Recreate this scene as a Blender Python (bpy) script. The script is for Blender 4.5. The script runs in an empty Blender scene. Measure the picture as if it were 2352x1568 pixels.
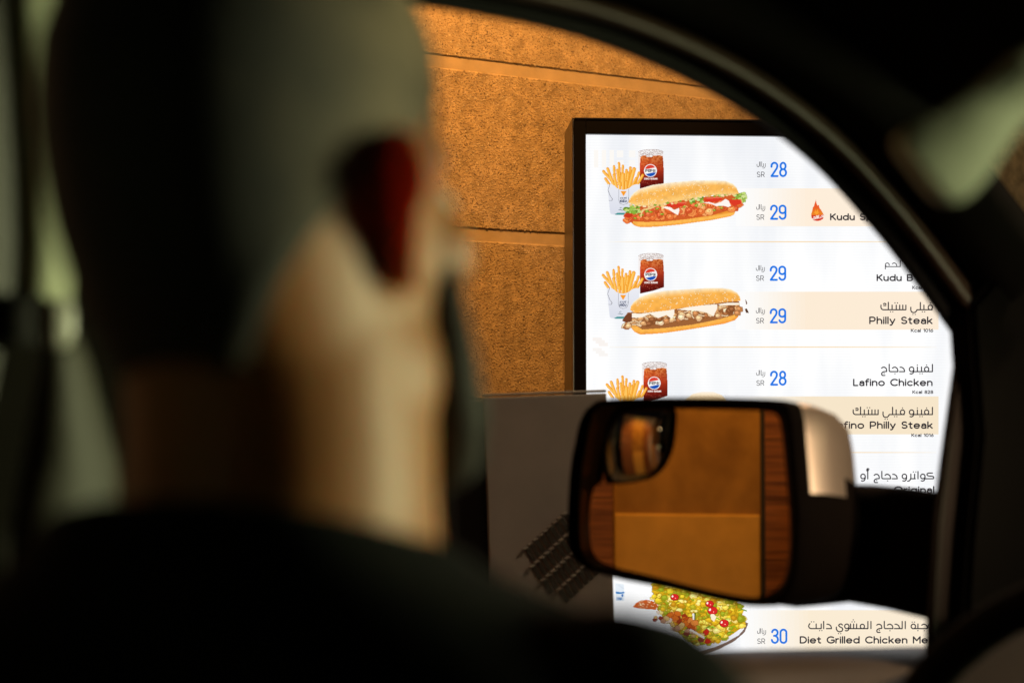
import bpy, bmesh, math, random
import numpy as np
from mathutils import Vector, Matrix
random.seed(7); rng = np.random.default_rng(11)
R = math.radians
scene = bpy.context.scene

# ------------------------------------------------------------------ camera
CAM = Vector((0.0, 0.0, 1.30)); PITCH = R(2.0)
cd = bpy.data.cameras.new('camera'); cam = bpy.data.objects.new('camera', cd)
scene.collection.objects.link(cam); scene.camera = cam
cam.location = CAM; cam.rotation_euler = (R(90) + PITCH, 0, 0)
cd.lens = 50; cd.sensor_width = 36; cd.sensor_fit = 'HORIZONTAL'
cd.clip_start = 0.02; cd.clip_end = 500
cd.dof.use_dof = True; cd.dof.focus_distance = 2.64; cd.dof.aperture_fstop = 2.8; cd.dof.aperture_blades = 0

# ------------------------------------------------------------------ night sky
w = bpy.data.worlds.new('World'); scene.world = w; w.use_nodes = True
wn = w.node_tree.nodes; bgn = wn['Background']
sky = wn.new('ShaderNodeTexSky'); sky.sky_type = 'NISHITA'; sky.sun_disc = False
sky.sun_elevation = R(-4.0); sky.sun_rotation = R(250)
w.node_tree.links.new(sky.outputs[0], bgn.inputs[0]); bgn.inputs[1].default_value = 0.015

# ------------------------------------------------------------------ render look
scene.render.engine = 'CYCLES'
scene.view_settings.view_transform = 'Standard'; scene.view_settings.look = 'None'
scene.view_settings.exposure = 0; scene.view_settings.gamma = 1
scene.cycles.use_denoising = True
scene.cycles.max_bounces = 8; scene.cycles.glossy_bounces = 5
scene.cycles.sample_clamp_indirect = 6
scene.cycles.caustics_reflective = False; scene.cycles.caustics_refractive = False

# light levels (each light itself is made in its lamp's builder)
POWER_ASSUMED_WALL_LAMP, POWER_WALL_FILL, POWER_ASSUMED_FLOOD, POWER_ADDED_LANE_LAMP, POWER_OVERHEAD_FILL, POWER_CAP_SPOT = 128.0, 5.0, 700.0, 120.0, 140.0, 460.0
ORANGE = (1.0, 0.43, 0.09); GREENISH = (0.95, 1.0, 0.55); WARM = (1.0, 0.74, 0.48)

# ================================================================== helpers
fwd = Vector((0, math.cos(PITCH), math.sin(PITCH))); upv = Vector((0, -math.sin(PITCH), math.cos(PITCH)))
def ray(px, py):
    """direction with unit depth towards a point of the photograph (2352 x 1568 scale)"""
    return fwd + Vector((1, 0, 0)) * ((px - 1176) / 2352 * .72) + upv * ((784 - py) / 2352 * .72)
def P(px, py, z): return CAM + ray(px, py) * z
def on_plane(px, py, p0, n):
    d = ray(px, py); return CAM + d * ((p0 - CAM).dot(n) / d.dot(n))

def lin(c): 
    c = np.asarray(c, float) / 255.0
    return np.where(c <= .04045, c / 12.92, ((c + .055) / 1.055) ** 2.4)

def link(o, parent=None):
    scene.collection.objects.link(o)
    if parent is not None: o.parent = parent
    return o
def mk(name, verts, faces, mat, parent=None, smooth=False):
    me = bpy.data.meshes.new(name)
    me.from_pydata([tuple(v) for v in verts], [], faces); me.update()
    if smooth: me.polygons.foreach_set('use_smooth', [True] * len(me.polygons))
    if mat: me.materials.append(mat)
    return link(bpy.data.objects.new(name, me), parent)
def mkbm(name, bm, mat, parent=None, smooth=False):
    me = bpy.data.meshes.new(name); bmesh.ops.recalc_face_normals(bm, faces=bm.faces[:]); bm.to_mesh(me); bm.free()
    if smooth: me.polygons.foreach_set('use_smooth', [True] * len(me.polygons))
    if mat: me.materials.append(mat)
    return link(bpy.data.objects.new(name, me), parent)
def empty(name, loc=(0, 0, 0), rz=0):
    o = bpy.data.objects.new(name, None); o.location = loc; o.rotation_euler = (0, 0, rz); o.empty_display_size = .1
    return link(o)
def tag(o, label=None, cat=None, group=None, kind=None):
    if label: o['label'] = label
    if cat: o['category'] = cat
    if group: o['group'] = group
    if kind: o['kind'] = kind
    return o
def box_bm(c, s, rot=None, bev=0.0, seg=2, bm=None):
    """box with centre c and full size s"""
    own = bmesh.new()
    bmesh.ops.create_cube(own, size=1.0)
    for v in own.verts: v.co = Vector((v.co.x * s[0], v.co.y * s[1], v.co.z * s[2]))
    if bev > 0: bmesh.ops.bevel(own, geom=own.edges[:], offset=bev, segments=seg, affect='EDGES', profile=.6)
    M = Matrix.Translation(Vector(c)) @ (rot.to_4x4() if rot is not None else Matrix.Identity(4))
    bmesh.ops.transform(own, matrix=M, verts=own.verts[:])
    if bm is None: return own
    me = bpy.data.meshes.new('tmp'); own.to_mesh(me); own.free(); bm.from_mesh(me); bpy.data.meshes.remove(me)
    return bm
def loft(rings, cap=True, closed_ring=True):
    """verts / faces from a list of rings of equal length"""
    n = len(rings[0]); V = [tuple(p) for r in rings for p in r]; F = []
    for i in range(len(rings) - 1):
        for j in range(n if closed_ring else n - 1):
            a = i * n + j; b = i * n + (j + 1) % n
            F.append((a, b, b + n, a + n))
    if cap and closed_ring:
        F.append(tuple(range(n))[::-1]); F.append(tuple(range((len(rings) - 1) * n, len(rings) * n)))
    return V, F
def tube(pts, radii, n=14, flat=None):
    """tapered tube along points with round ends"""
    pts = [Vector(p) for p in pts]
    if not hasattr(radii, '__len__'): radii = [radii] * len(pts)
    rings = []; prev = None
    t0 = (pts[1] - pts[0]).normalized(); t1 = (pts[-1] - pts[-2]).normalized()
    P_, R_ = [], []
    for k in (0.95, .75, .4): P_.append(pts[0] - t0 * radii[0] * k); R_.append(radii[0] * math.sqrt(1 - k * k))
    P_ += pts; R_ += list(radii)
    for k in (0.4, .75, .95): P_.append(pts[-1] + t1 * radii[-1] * k); R_.append(radii[-1] * math.sqrt(1 - k * k))
    for i, p in enumerate(P_):
        t = (P_[min(i + 1, len(P_) - 1)] - P_[max(i - 1, 0)]).normalized()
        if prev is None:
            a = t.orthogonal().normalized()
        else: a = (prev - t * prev.dot(t)).normalized()
        prev = a; b = t.cross(a)
        rings.append([p + (a * math.cos(2 * math.pi * j / n) + b * math.sin(2 * math.pi * j / n)) * R_[i] for j in range(n)])
    return loft(rings)
def lathe(profile, n=24, c=(0, 0, 0)):
    rings = [[(c[0] + r * math.cos(2 * math.pi * j / n), c[1] + r * math.sin(2 * math.pi * j / n), c[2] + z) for j in range(n)] for r, z in profile]
    return loft(rings)
def join_vf(*vfs):
    V, F = [], []
    for v, f in vfs:
        k = len(V); V += [tuple(x) for x in v]; F += [tuple(i + k for i in q) for q in f]
    return V, F
def catmull(pts, n=8, closed=False):
    out = []; m = len(pts); pts = [Vector(p) for p in pts]
    for i in range(m if closed else m - 1):
        p0, p1, p2, p3 = [pts[(i + k) % m] if closed else pts[min(max(i + k, 0), m - 1)] for k in (-1, 0, 1, 2)]
        for k in range(n):
            t = k / n
            out.append(.5 * ((2 * p1) + (-p0 + p2) * t + (2 * p0 - 5 * p1 + 4 * p2 - p3) * t * t + (-p0 + 3 * p1 - 3 * p2 + p3) * t ** 3))
    if not closed: out.append(pts[-1])
    return out
def fuse(name, parts, voxel, mat, parent=None, smooth_iter=3):
    """join closed shapes into ONE continuous skin"""
    V, F = join_vf(*parts)
    o = mk(name, V, F, None)
    m = o.modifiers.new('r', 'REMESH'); m.mode = 'VOXEL'; m.voxel_size = voxel
    s = o.modifiers.new('s', 'SMOOTH'); s.factor = .5; s.iterations = smooth_iter
    dg = bpy.context.evaluated_depsgraph_get(); dg.update()
    me = bpy.data.meshes.new_from_object(o.evaluated_get(dg)); old = o.data
    o.modifiers.clear(); o.data = me; bpy.data.meshes.remove(old); me.name = name
    me.polygons.foreach_set('use_smooth', [True] * len(me.polygons))
    me.materials.clear(); me.materials.append(mat)
    if parent is not None: o.parent = parent
    return o

# ================================================================== materials
MATS = {}
def mat(name, col, rough=.6, metal=0.0, spec=.5, var=0.0, vscale=20, bump=0.0, bscale=200, coat=0.0, sub=0.0):
    m = bpy.data.materials.new(name); m.use_nodes = True; nt = m.node_tree; b = nt.nodes['Principled BSDF']
    b.inputs['Base Color'].default_value = (*col, 1); b.inputs['Roughness'].default_value = rough
    b.inputs['Metallic'].default_value = metal; b.inputs['Specular IOR Level'].default_value = spec
    b.inputs['Coat Weight'].default_value = coat
    if sub > 0:
        b.inputs['Subsurface Weight'].default_value = sub; b.inputs['Subsurface Radius'].default_value = (1.0, .16, .05)
        b.inputs['Subsurface Scale'].default_value = .022
    tc = nt.nodes.new('ShaderNodeTexCoord')
    if var > 0:
        n = nt.nodes.new('ShaderNodeTexNoise'); n.inputs['Scale'].default_value = vscale; n.inputs['Detail'].default_value = 5
        nt.links.new(tc.outputs['Object'], n.inputs['Vector'])
        r = nt.nodes.new('ShaderNodeValToRGB')
        r.color_ramp.elements[0].position = .3; r.color_ramp.elements[1].position = .7
        r.color_ramp.elements[0].color = (*[c * (1 - var) for c in col], 1); r.color_ramp.elements[1].color = (*[min(1, c * (1 + var)) for c in col], 1)
        nt.links.new(n.outputs['Fac'], r.inputs[0]); nt.links.new(r.outputs[0], b.inputs['Base Color'])
    if bump > 0:
        n2 = nt.nodes.new('ShaderNodeTexNoise'); n2.inputs['Scale'].default_value = bscale; n2.inputs['Detail'].default_value = 4
        nt.links.new(tc.outputs['Object'], n2.inputs['Vector'])
        bp = nt.nodes.new('ShaderNodeBump'); bp.inputs['Strength'].default_value = bump; bp.inputs['Distance'].default_value = .002
        nt.links.new(n2.outputs['Fac'], bp.inputs['Height']); nt.links.new(bp.outputs[0], b.inputs['Normal'])
    MATS[name] = m; return m
def emis(name, col, strength=1.0, sample=False, attr=False):
    m = bpy.data.materials.new(name); m.use_nodes = True; nt = m.node_tree; nt.nodes.clear()
    e = nt.nodes.new('ShaderNodeEmission'); o = nt.nodes.new('ShaderNodeOutputMaterial')
    e.inputs[0].default_value = (*col, 1); e.inputs[1].default_value = strength
    if attr:
        a = nt.nodes.new('ShaderNodeVertexColor'); a.layer_name = 'Col'; nt.links.new(a.outputs[0], e.inputs[0])
    nt.links.new(e.outputs[0], o.inputs[0])
    m.cycles.emission_sampling = 'AUTO' if sample else 'NONE'
    return m

M_asphalt = mat('asphalt', (.05, .048, .045), .9, var=.4, vscale=60, bump=.6, bscale=300)
M_pebble = mat('pebble_dash', (.46, .36, .25), .62, var=.35, vscale=40, spec=.4)
M_plaster = mat('smooth_plaster', (.50, .40, .29), .7, var=.12, vscale=25, bump=.15, bscale=120)
M_stucco = mat('yellow_stucco', (.52, .31, .075), .75, var=.10, vscale=14, bump=.2, bscale=90)
M_shadedstucco = mat('shaded_stucco', (.28, .155, .045), .8, var=.55, vscale=5, bump=.3, bscale=60)  # darker stucco for the upper panel, its shade painted into the colour
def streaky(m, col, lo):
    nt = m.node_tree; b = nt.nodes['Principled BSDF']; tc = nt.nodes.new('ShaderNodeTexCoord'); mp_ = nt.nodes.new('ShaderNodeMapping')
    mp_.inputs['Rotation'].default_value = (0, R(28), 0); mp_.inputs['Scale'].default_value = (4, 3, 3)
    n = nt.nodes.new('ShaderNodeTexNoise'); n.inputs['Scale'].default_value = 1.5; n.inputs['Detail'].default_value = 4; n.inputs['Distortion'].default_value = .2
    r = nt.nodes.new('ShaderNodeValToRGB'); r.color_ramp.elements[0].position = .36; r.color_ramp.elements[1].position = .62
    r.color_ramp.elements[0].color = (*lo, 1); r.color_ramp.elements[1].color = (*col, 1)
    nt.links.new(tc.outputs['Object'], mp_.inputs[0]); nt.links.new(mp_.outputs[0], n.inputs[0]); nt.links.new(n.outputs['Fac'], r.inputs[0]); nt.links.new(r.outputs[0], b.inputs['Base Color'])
streaky(M_shadedstucco, (.33, .18, .048), (.20, .10, .026))  # shadow streaks on the upper wall, painted as dark blotches
M_casing = mat('dark_casing_metal', (.055, .045, .038), .32, metal=.6, var=.1)
M_trimline = mat('casing_edge', (.16, .13, .11), .25, metal=.9)
M_bezel = mat('black_bezel_glass', (.006, .006, .007), .12, spec=.35)
M_grey = mat('brushed_grey_steel', (.43, .375, .34), .42, metal=.15, var=.10, vscale=9, bump=.08, bscale=60)
M_greyedge = mat('worn_steel_edge', (.5, .45, .4), .35, metal=.5, var=.15)
M_black = mat('black_plastic', (.012, .011, .010), .5)
M_slot = mat('slot_black', (.05, .04, .03), .7)
M_cartrim = mat('dark_cabin_trim', (.035, .030, .024), .5, var=.15, vscale=120, bump=.2, bscale=900)
M_pillar = mat('brown_pillar_trim', (.085, .048, .028), .42, var=.1)
M_rubber = mat('window_rubber', (.008, .0075, .006), .8, spec=.2)
M_roof = mat('black_headliner', (.012, .010, .007), .9, spec=.1, var=.1, vscale=80, bump=.2, bscale=700)
M_doorcard = mat('brown_door_leather', (.075, .040, .016), .5, var=.1, vscale=80, bump=.3, bscale=500)
M_shell = mat('dark_bronze_plastic', (.010, .006, .0035), .8, spec=.06, var=.1, vscale=60)
M_strip = mat('pillar_trim_fabric', (.62, .66, .46), .85, var=.05, vscale=90, bump=.2, bscale=700)
M_sail = mat('sail_plastic', (.005, .004, .0028), .85, spec=.04)
M_divider = mat('divider_trim', (.030, .018, .010), .6, spec=.2)
M_lower = mat('lower_pillar_plastic', (.085, .08, .06), .6, var=.05, vscale=60, bump=.2, bscale=700)
M_guide = mat('belt_guide_plastic', (.8, .8, .7), .25)
M_liner = mat('headliner_fabric', (.30, .32, .24), .9, var=.06, vscale=80, bump=.2, bscale=700)
M_seat = mat('grey_seat_leather', (.13, .135, .105), .5, var=.08, vscale=90, bump=.3, bscale=500)
M_chrome = mat('chrome', (.75, .75, .72), .12, metal=1.0)
M_silver = mat('champagne_paint', (.62, .49, .37), .30, metal=.45, coat=.4)
M_mirror = mat('mirror_silver', (.80, .79, .76), .0, metal=1.0)
M_skin = mat('skin', (.43, .168, .046), .5, sub=.6, var=.06, vscale=90, bump=.1, bscale=600)
M_hair = mat('buzz_cut_hair', (.22, .17, .105), .7, var=.3, vscale=300, bump=.5, bscale=900)
def shade_hair(m):  # dark hair at the back; the ramp also paints the head's unlit side
    nt = m.node_tree; b = nt.nodes['Principled BSDF']; tc = nt.nodes.new('ShaderNodeTexCoord'); sp = nt.nodes.new('ShaderNodeSeparateXYZ'); ad = nt.nodes.new('ShaderNodeMath'); ad.operation = 'ADD'
    n = nt.nodes.new('ShaderNodeTexNoise'); n.inputs['Scale'].default_value = 24; n.inputs['Detail'].default_value = 5
    ms = nt.nodes.new('ShaderNodeMath'); ms.operation = 'MULTIPLY_ADD'; ms.inputs[1].default_value = .16; ms.inputs[2].default_value = -.08
    r = nt.nodes.new('ShaderNodeValToRGB'); mr = nt.nodes.new('ShaderNodeMapRange'); mr.inputs['From Min'].default_value = -.095; mr.inputs['From Max'].default_value = .035
    r.color_ramp.elements[0].color = (.012, .010, .007, 1); r.color_ramp.elements[0].position = .12; r.color_ramp.elements[1].color = (.25, .18, .105, 1)
    e = r.color_ramp.elements.new(.62); e.color = (.10, .075, .045, 1)
    nt.links.new(tc.outputs['Object'], sp.inputs[0]); nt.links.new(tc.outputs['Object'], n.inputs['Vector']); nt.links.new(n.outputs['Fac'], ms.inputs[0])
    nt.links.new(sp.outputs['Y'], ad.inputs[0]); nt.links.new(ms.outputs[0], ad.inputs[1]); nt.links.new(ad.outputs[0], mr.inputs[0]); nt.links.new(mr.outputs[0], r.inputs[0]); nt.links.new(r.outputs[0], b.inputs['Base Color'])
shade_hair(M_hair)
M_beard = mat('beard', (.030, .025, .019), .7, var=.3, vscale=300, bump=.5, bscale=900)
M_shirt = mat('black_shirt', (.006, .0065, .006), .95, spec=.12, var=.2, vscale=30, bump=.3, bscale=400)
M_eye = mat('eye_white', (.7, .68, .62), .2); M_iris = mat('iris', (.05, .03, .02), .2)
M_lampmetal = mat('lamp_metal', (.05, .05, .05), .5, metal=.6)
M_visor = mat('visor_fabric', (.42, .45, .32), .85, var=.05, vscale=90, bump=.2, bscale=700)

def wood_material():
    m = bpy.data.materials.new('brown_wood'); m.use_nodes = True; nt = m.node_tree; b = nt.nodes['Principled BSDF']
    b.inputs['Roughness'].default_value = .5
    tc = nt.nodes.new('ShaderNodeTexCoord'); mp = nt.nodes.new('ShaderNodeMapping'); mp.inputs['Scale'].default_value = (1.2, 1.2, 26)
    n = nt.nodes.new('ShaderNodeTexNoise'); n.inputs['Scale'].default_value = 3; n.inputs['Detail'].default_value = 6; n.inputs['Distortion'].default_value = .5
    r = nt.nodes.new('ShaderNodeValToRGB')
    r.color_ramp.elements[0].position = .32; r.color_ramp.elements[0].color = (.085, .026, .008, 1)
    r.color_ramp.elements[1].position = .68; r.color_ramp.elements[1].color = (.26, .10, .034, 1)
    nt.links.new(tc.outputs['Object'], mp.inputs[0]); nt.links.new(mp.outputs[0], n.inputs[0]); nt.links.new(n.outputs['Fac'], r.inputs[0]); nt.links.new(r.outputs[0], b.inputs['Base Color'])
    return m
M_wood = wood_material()

# ================================================================== the setting
ground = mk('ground', [(-120, -120, 0), (120, -120, 0), (120, 120, 0), (-120, 120, 0)], [(0, 1, 2, 3)], M_asphalt)
tag(ground, 'dark asphalt of the drive-through lane', kind='structure')

# ------------------------------------------------------------------ building wall (27.4 deg to the picture plane)
WA = R(27.4)
wall_p = Vector((0, 2.84, 0)); wall_t = Vector((math.cos(WA), math.sin(WA), 0)); wall_n = Vector((math.sin(WA), -math.cos(WA), 0))
wall = empty('building_wall', wall_p, WA)
tag(wall, 'orange-lit pebble-dash building wall with smooth horizontal joints behind the menu screen', 'wall')
def wall_h(px, py): return on_plane(px, py, wall_p, wall_n).z
def wall_s(px, py): return (on_plane(px, py, wall_p, wall_n) - wall_p).dot(wall_t)
j1 = wall_h(1200, 151); j2 = wall_h(1200, 532); pitch = j1 - j2
JW = .0235                                        # height of the smooth joint strip
mkbm('backing', box_bm((0.5, .1495, 2.0), (14, .30, 4.0)), M_plaster, wall)
k = 0; top = j1 + 2 * pitch
courses = []
while top > 0.05:
    bot = max(top - pitch + 0.0, 0.0)
    courses.append((bot, top - JW)); top -= pitch
# local frame of the wall: x along, y = -front, z up. backing front face is y=.01, course face y=-.004
PX0, PX1 = -.62, .98
for (b, t) in courses:
    # one course: bevelled slab; its pebbles are counted as one mass
    sl = mkbm('course_panel', box_bm((0.5, .006, (b + t) / 2), (14, .020, t - b), bev=.003, seg=1), M_pebble, wall)
    if t < 1.0 or b > 2.05: continue
    pitch_p = .0040
    nx = int((PX1 - PX0) / pitch_p); nz = int((t - b - .004) / pitch_p)
    gx, gz = np.meshgrid(np.arange(nx), np.arange(nz)); N = gx.size
    cx = PX0 + (gx.ravel() + .5 * (gz.ravel() % 2) + rng.uniform(-.42, .42, N)) * pitch_p
    cz = b + .004 + (gz.ravel() + rng.uniform(-.42, .42, N)) * pitch_p
    keep = rng.random(N) > .10; cx = cx[keep]; cz = cz[keep]; N = len(cx)
    rad = rng.uniform(.0012, .0027, N); asp = rng.uniform(.65, 1.5, N); ang = rng.uniform(0, math.pi, N); hgt = rng.uniform(.0003, .0013, N)
    th = np.arange(5) * 2 * math.pi / 5
    V = np.zeros((N, 11, 3))
    for r_i, (rr, hh) in enumerate(((1.0, -.2), (.72, .75))):
        jit = rng.uniform(.75, 1.25, (N, 5))
        lx = np.cos(th)[None] * rr * jit * rad[:, None] * asp[:, None]; lz = np.sin(th)[None] * rr * jit * rad[:, None] / asp[:, None]
        V[:, r_i * 5:r_i * 5 + 5, 0] = cx[:, None] + lx * np.cos(ang)[:, None] - lz * np.sin(ang)[:, None]
        V[:, r_i * 5:r_i * 5 + 5, 2] = cz[:, None] + lx * np.sin(ang)[:, None] + lz * np.cos(ang)[:, None]
        V[:, r_i * 5:r_i * 5 + 5, 1] = -.004 - hgt[:, None] * hh * rng.uniform(.6, 1.4, (N, 5))
    V[:, 10, 0] = cx + rng.uniform(-.0004, .0004, N); V[:, 10, 2] = cz; V[:, 10, 1] = -.004 - hgt * 1.05
    loc = []
    for j in range(5):
        a, c = j, (j + 1) % 5
        loc += [(a, c, c + 5), (a, c + 5, a + 5), (a + 5, c + 5, 10)]
    loc = np.array(loc)
    Fi = (loc[None] + (np.arange(N) * 11)[:, None, None]).reshape(-1, 3)
    me = bpy.data.meshes.new('pebbles'); me.vertices.add(N * 11); me.vertices.foreach_set('co', V.ravel())
    me.loops.add(Fi.size); me.loops.foreach_set('vertex_index', Fi.ravel().astype(np.int32))
    me.polygons.add(len(Fi)); me.polygons.foreach_set('loop_start', np.arange(0, Fi.size, 3, dtype=np.int32))
    me.update(calc_edges=True); me.validate()
    # each pebble has its own stone colour
    base = np.array([[.50, .39, .27], [.42, .32, .21], [.56, .46, .34], [.34, .25, .17], [.20, .15, .11], [.62, .54, .44]])
    pick = rng.choice(6, N, p=[.36, .27, .2, .10, .03, .04]); colr = base[pick] * rng.uniform(.85, 1.15, (N, 1))
    at = me.color_attributes.new('Col', 'FLOAT_COLOR', 'POINT')
    arr = np.ones((N, 11, 4)); arr[:, :, :3] = colr[:, None, :]; at.data.foreach_set('color', arr.ravel())
    if 'stones' not in MATS:
        ms = mat('stones', (.4, .3, .2), .55, spec=.45)
        vc = ms.node_tree.nodes.new('ShaderNodeVertexColor'); vc.layer_name = 'Col'
        nt = ms.node_tree; tc = nt.nodes.new('ShaderNodeTexCoord'); mp_ = nt.nodes.new('ShaderNodeMapping'); mp_.inputs['Scale'].default_value = (5, 5, 1.6)
        n = nt.nodes.new('ShaderNodeTexNoise'); n.inputs['Scale'].default_value = 1.3; n.inputs['Detail'].default_value = 6
        mr = nt.nodes.new('ShaderNodeMapRange'); mr.inputs['From Min'].default_value = .35; mr.inputs['From Max'].default_value = .65; mr.inputs['To Min'].default_value = .72; mr.inputs['To Max'].default_value = 1.08
        sc_ = nt.nodes.new('ShaderNodeVectorMath'); sc_.operation = 'SCALE'
        nt.links.new(tc.outputs['Object'], mp_.inputs[0]); nt.links.new(mp_.outputs[0], n.inputs[0]); nt.links.new(n.outputs['Fac'], mr.inputs[0]); nt.links.new(vc.outputs[0], sc_.inputs[0]); nt.links.new(mr.outputs[0], sc_.inputs['Scale'])
        nt.links.new(sc_.outputs[0], nt.nodes['Principled BSDF'].inputs['Base Color'])
    me.materials.append(MATS['stones'])
    pb = link(bpy.data.objects.new('pebbles', me), sl); tag(pb, kind='stuff')

# ------------------------------------------------------------------ lamps
def aim(o, target): o.rotation_euler = (Vector(target) - Vector(o.location)).to_track_quat('-Z', 'Y').to_euler()
def wall_spot(loc, target, power, color, size, blend, label, radius=.03):
    """a can-shaped down light on a short arm"""
    t = empty('added_wall_lamp', loc); tag(t, label, 'lamp', 'added lamps along the building wall')
    d = (Vector(target) - Vector(loc)).normalized(); q = d.to_track_quat('-Z', 'Y').to_matrix()
    v, f = lathe([(.001, .16), (.05, .155), (.06, .12), (.062, 0), (.056, 0), (.054, .05), (.001, .055)], 20)
    mk('lamp_can', [q @ Vector(x) for x in v], f, M_lampmetal, t, True)
    v, f = lathe([(.001, .046), (.050, .047), (.050, .044), (.001, .043)], 20)
    mk('lamp_lens', [q @ Vector(x) for x in v], f, emis('lens_glow', color, 12), t)
    back = (Vector(loc) - wall_p).dot(wall_n)
    v, f = tube([q @ Vector((0, 0, .14)), Vector((0, 0, .14)) - wall_n * (back - .01)], .012, 10)
    mk('bracket', v, f, M_lampmetal, t, True)
    ld = bpy.data.lights.new('lamp_light', 'SPOT'); ld.energy = power; ld.color = color; ld.spot_size = size; ld.spot_blend = blend; ld.shadow_soft_size = radius
    lo = bpy.data.objects.new('lamp_light', ld); lo.location = d * .03; lo.rotation_euler = d.to_track_quat('-Z', 'Y').to_euler(); link(lo, t)
    return t
def wp(s, h, off): return wall_p + wall_t * s + wall_n * off + Vector((0, 0, h))
wall_spot(wp(-.42, 2.75, .95), wp(-.05, 1.86, 0), POWER_ASSUMED_WALL_LAMP, ORANGE, R(54), .5, 'assumed black can lamp on the wall, out of view, washing the joints above the menu screen', .04)  # assumed lamp, inferred from the orange light pooled on the wall
wall_spot(wp(1.9, 3.3, .9), wp(.4, 1.2, 0), POWER_WALL_FILL * 3, ORANGE, R(120), 1.0, 'added black can lamp, out of view, filling the lower wall with orange light', .06)  # added fill lamp, stands in for light bounced onto the lower wall

wall_spot(wp(-1.75, 2.7, .9), wp(-1.75, 1.2, 0), POWER_ASSUMED_WALL_LAMP * 1.1, WARM, R(95), .8, 'added black can lamp behind the car, lighting the wall for the convex glass', .05)  # added lamp, brightens the wall that the convex glass reflects

def lot_lamp(loc, power, color, label, aim_at, rad=.16, cone=70, size=1.0):
    t = empty('lot_lamp', (loc[0], loc[1], 0)); tag(t, label, 'lamp post', 'lamp posts of the parking lot')
    v, f = lathe([(.11, 0), (.11, .04), (.06, .08), (.045, loc[2] - .1), (.04, loc[2] + .1), (.001, loc[2] + .12)], 16)
    off = Vector((loc[0] - aim_at[0], loc[1] - aim_at[1], 0)).normalized() * .32 * size
    mk('pole', [Vector(x) + off for x in v], f, M_lampmetal, t, True)
    d = (Vector(aim_at) - Vector(loc)).normalized(); q = d.to_track_quat('-Z', 'Y').to_matrix()
    v, f = lathe([(.001, .22), (.06, .2), (.19, .06), (.2, 0), (.18, 0), (.001, .03)], 20)
    v = [Vector(x) * size for x in v]
    mk('lamp_head', [q @ Vector(x) + Vector((0, 0, loc[2])) for x in v], f, M_lampmetal, t, True)
    v, f = lathe([(.001, .028), (.165, .010), (.165, .004), (.001, .002)], 20)
    v = [Vector(x) * size for x in v]
    mk('lamp_lens', [q @ Vector(x) + Vector((0, 0, loc[2])) for x in v], f, emis('lot_lens', color, 6), t)
    if power > 0:
        ld = bpy.data.lights.new('lamp_light', 'SPOT'); ld.energy = power; ld.color = color; ld.spot_size = R(cone); ld.spot_blend = .45; ld.shadow_soft_size = rad
        lo = bpy.data.objects.new('lamp_light', ld); lo.location = d * .06 + Vector((0, 0, loc[2])); lo.rotation_euler = d.to_track_quat('-Z', 'Y').to_euler(); link(lo, t)
    return t
lot_lamp((4.6, 1.85, 1.28), POWER_ASSUMED_FLOOD, GREENISH, 'assumed low greenish flood lamp ahead of the car, out of view, aimed at the driver', (-.25, .33, 1.40), .42, 19, 2.6)  # assumed source of the greenish side light; narrow beam kept on the driver

# ------------------------------------------------------------------ menu screen
BA = R(3.5)
bp0 = P(1345, 310, 2.60); b_t = Vector((math.cos(BA), math.sin(BA), 0)); b_n = Vector((math.sin(BA), -math.cos(BA), 0))
board = empty('menu_board', (bp0.x, bp0.y, 0), BA)
tag(board, 'glowing white drive-through menu screen with sandwiches, prices and Arabic text in a black frame', 'menu board')
def S(px, py):
    """photo point(s) -> (x, z) in the screen's own frame"""
    px = np.asarray(px, float); py = np.asarray(py, float)
    u = (px - 1176) / 2352 * .72; v = (784 - py) / 2352 * .72
    dx = u; dy = fwd.y + v * upv.y; dz = fwd.z + v * upv.z
    t = (bp0 - CAM).dot(b_n) / (dx * b_n.x + dy * b_n.y)
    x = (dx * t - (bp0.x)) * b_t.x + (dy * t - bp0.y) * b_t.y
    return x, CAM.z + dz * t
sx1 = float(S(2218, 700)[0]); sz1 = bp0.z; SWd = sx1; sz0 = sz1 - SWd * 16 / 9
bez = float(-S(1313, 500)[0]); btop = float(S(1345, 273)[1]) - sz1
# casing (box behind), bezel frame of four bars, thin edge trim
D = .13
mkbm('casing', box_bm((SWd / 2, D / 2 + .004, (sz0 + sz1) / 2), (SWd + 2 * bez, D, sz1 - sz0 + 2 * btop), bev=.003), M_casing, board)
def bar(x0, x1, z0, z1, m, name, y0=-.012, y1=.003, bev=.0015):
    return mkbm(name, box_bm(((x0 + x1) / 2, (y0 + y1) / 2, (z0 + z1) / 2), (x1 - x0, y1 - y0, z1 - z0), bev=bev, seg=1), m, board)
e = .0035
bar(-bez + e, -.0002, sz0 - btop + e, sz1 + btop - e, M_bezel, 'bezel_side', -.009)
bar(SWd + .0002, SWd + bez - e, sz0 - btop + e, sz1 + btop - e, M_bezel, 'bezel_side', -.009)
bar(0, SWd, sz1 + .0002, sz1 + btop - e, M_bezel, 'bezel_top', -.009)
bar(0, SWd, sz0 - btop + e, sz0 - .0002, M_bezel, 'bezel_bottom', -.009)
bar(-bez, -bez + e - .0005, sz0 - btop, sz1 + btop, M_trimline, 'edge_trim')
bar(SWd + bez - e + .0005, SWd + bez, sz0 - btop, sz1 + btop, M_trimline, 'edge_trim')
bar(-bez + e, SWd + bez - e, sz1 + btop - e + .0005, sz1 + btop, M_trimline, 'edge_trim')
mkbm('pedestal', box_bm((SWd / 2, .07, (sz0 - btop) / 2), (.5, .09, sz0 - btop), bev=.004), M_casing, board)
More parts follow.
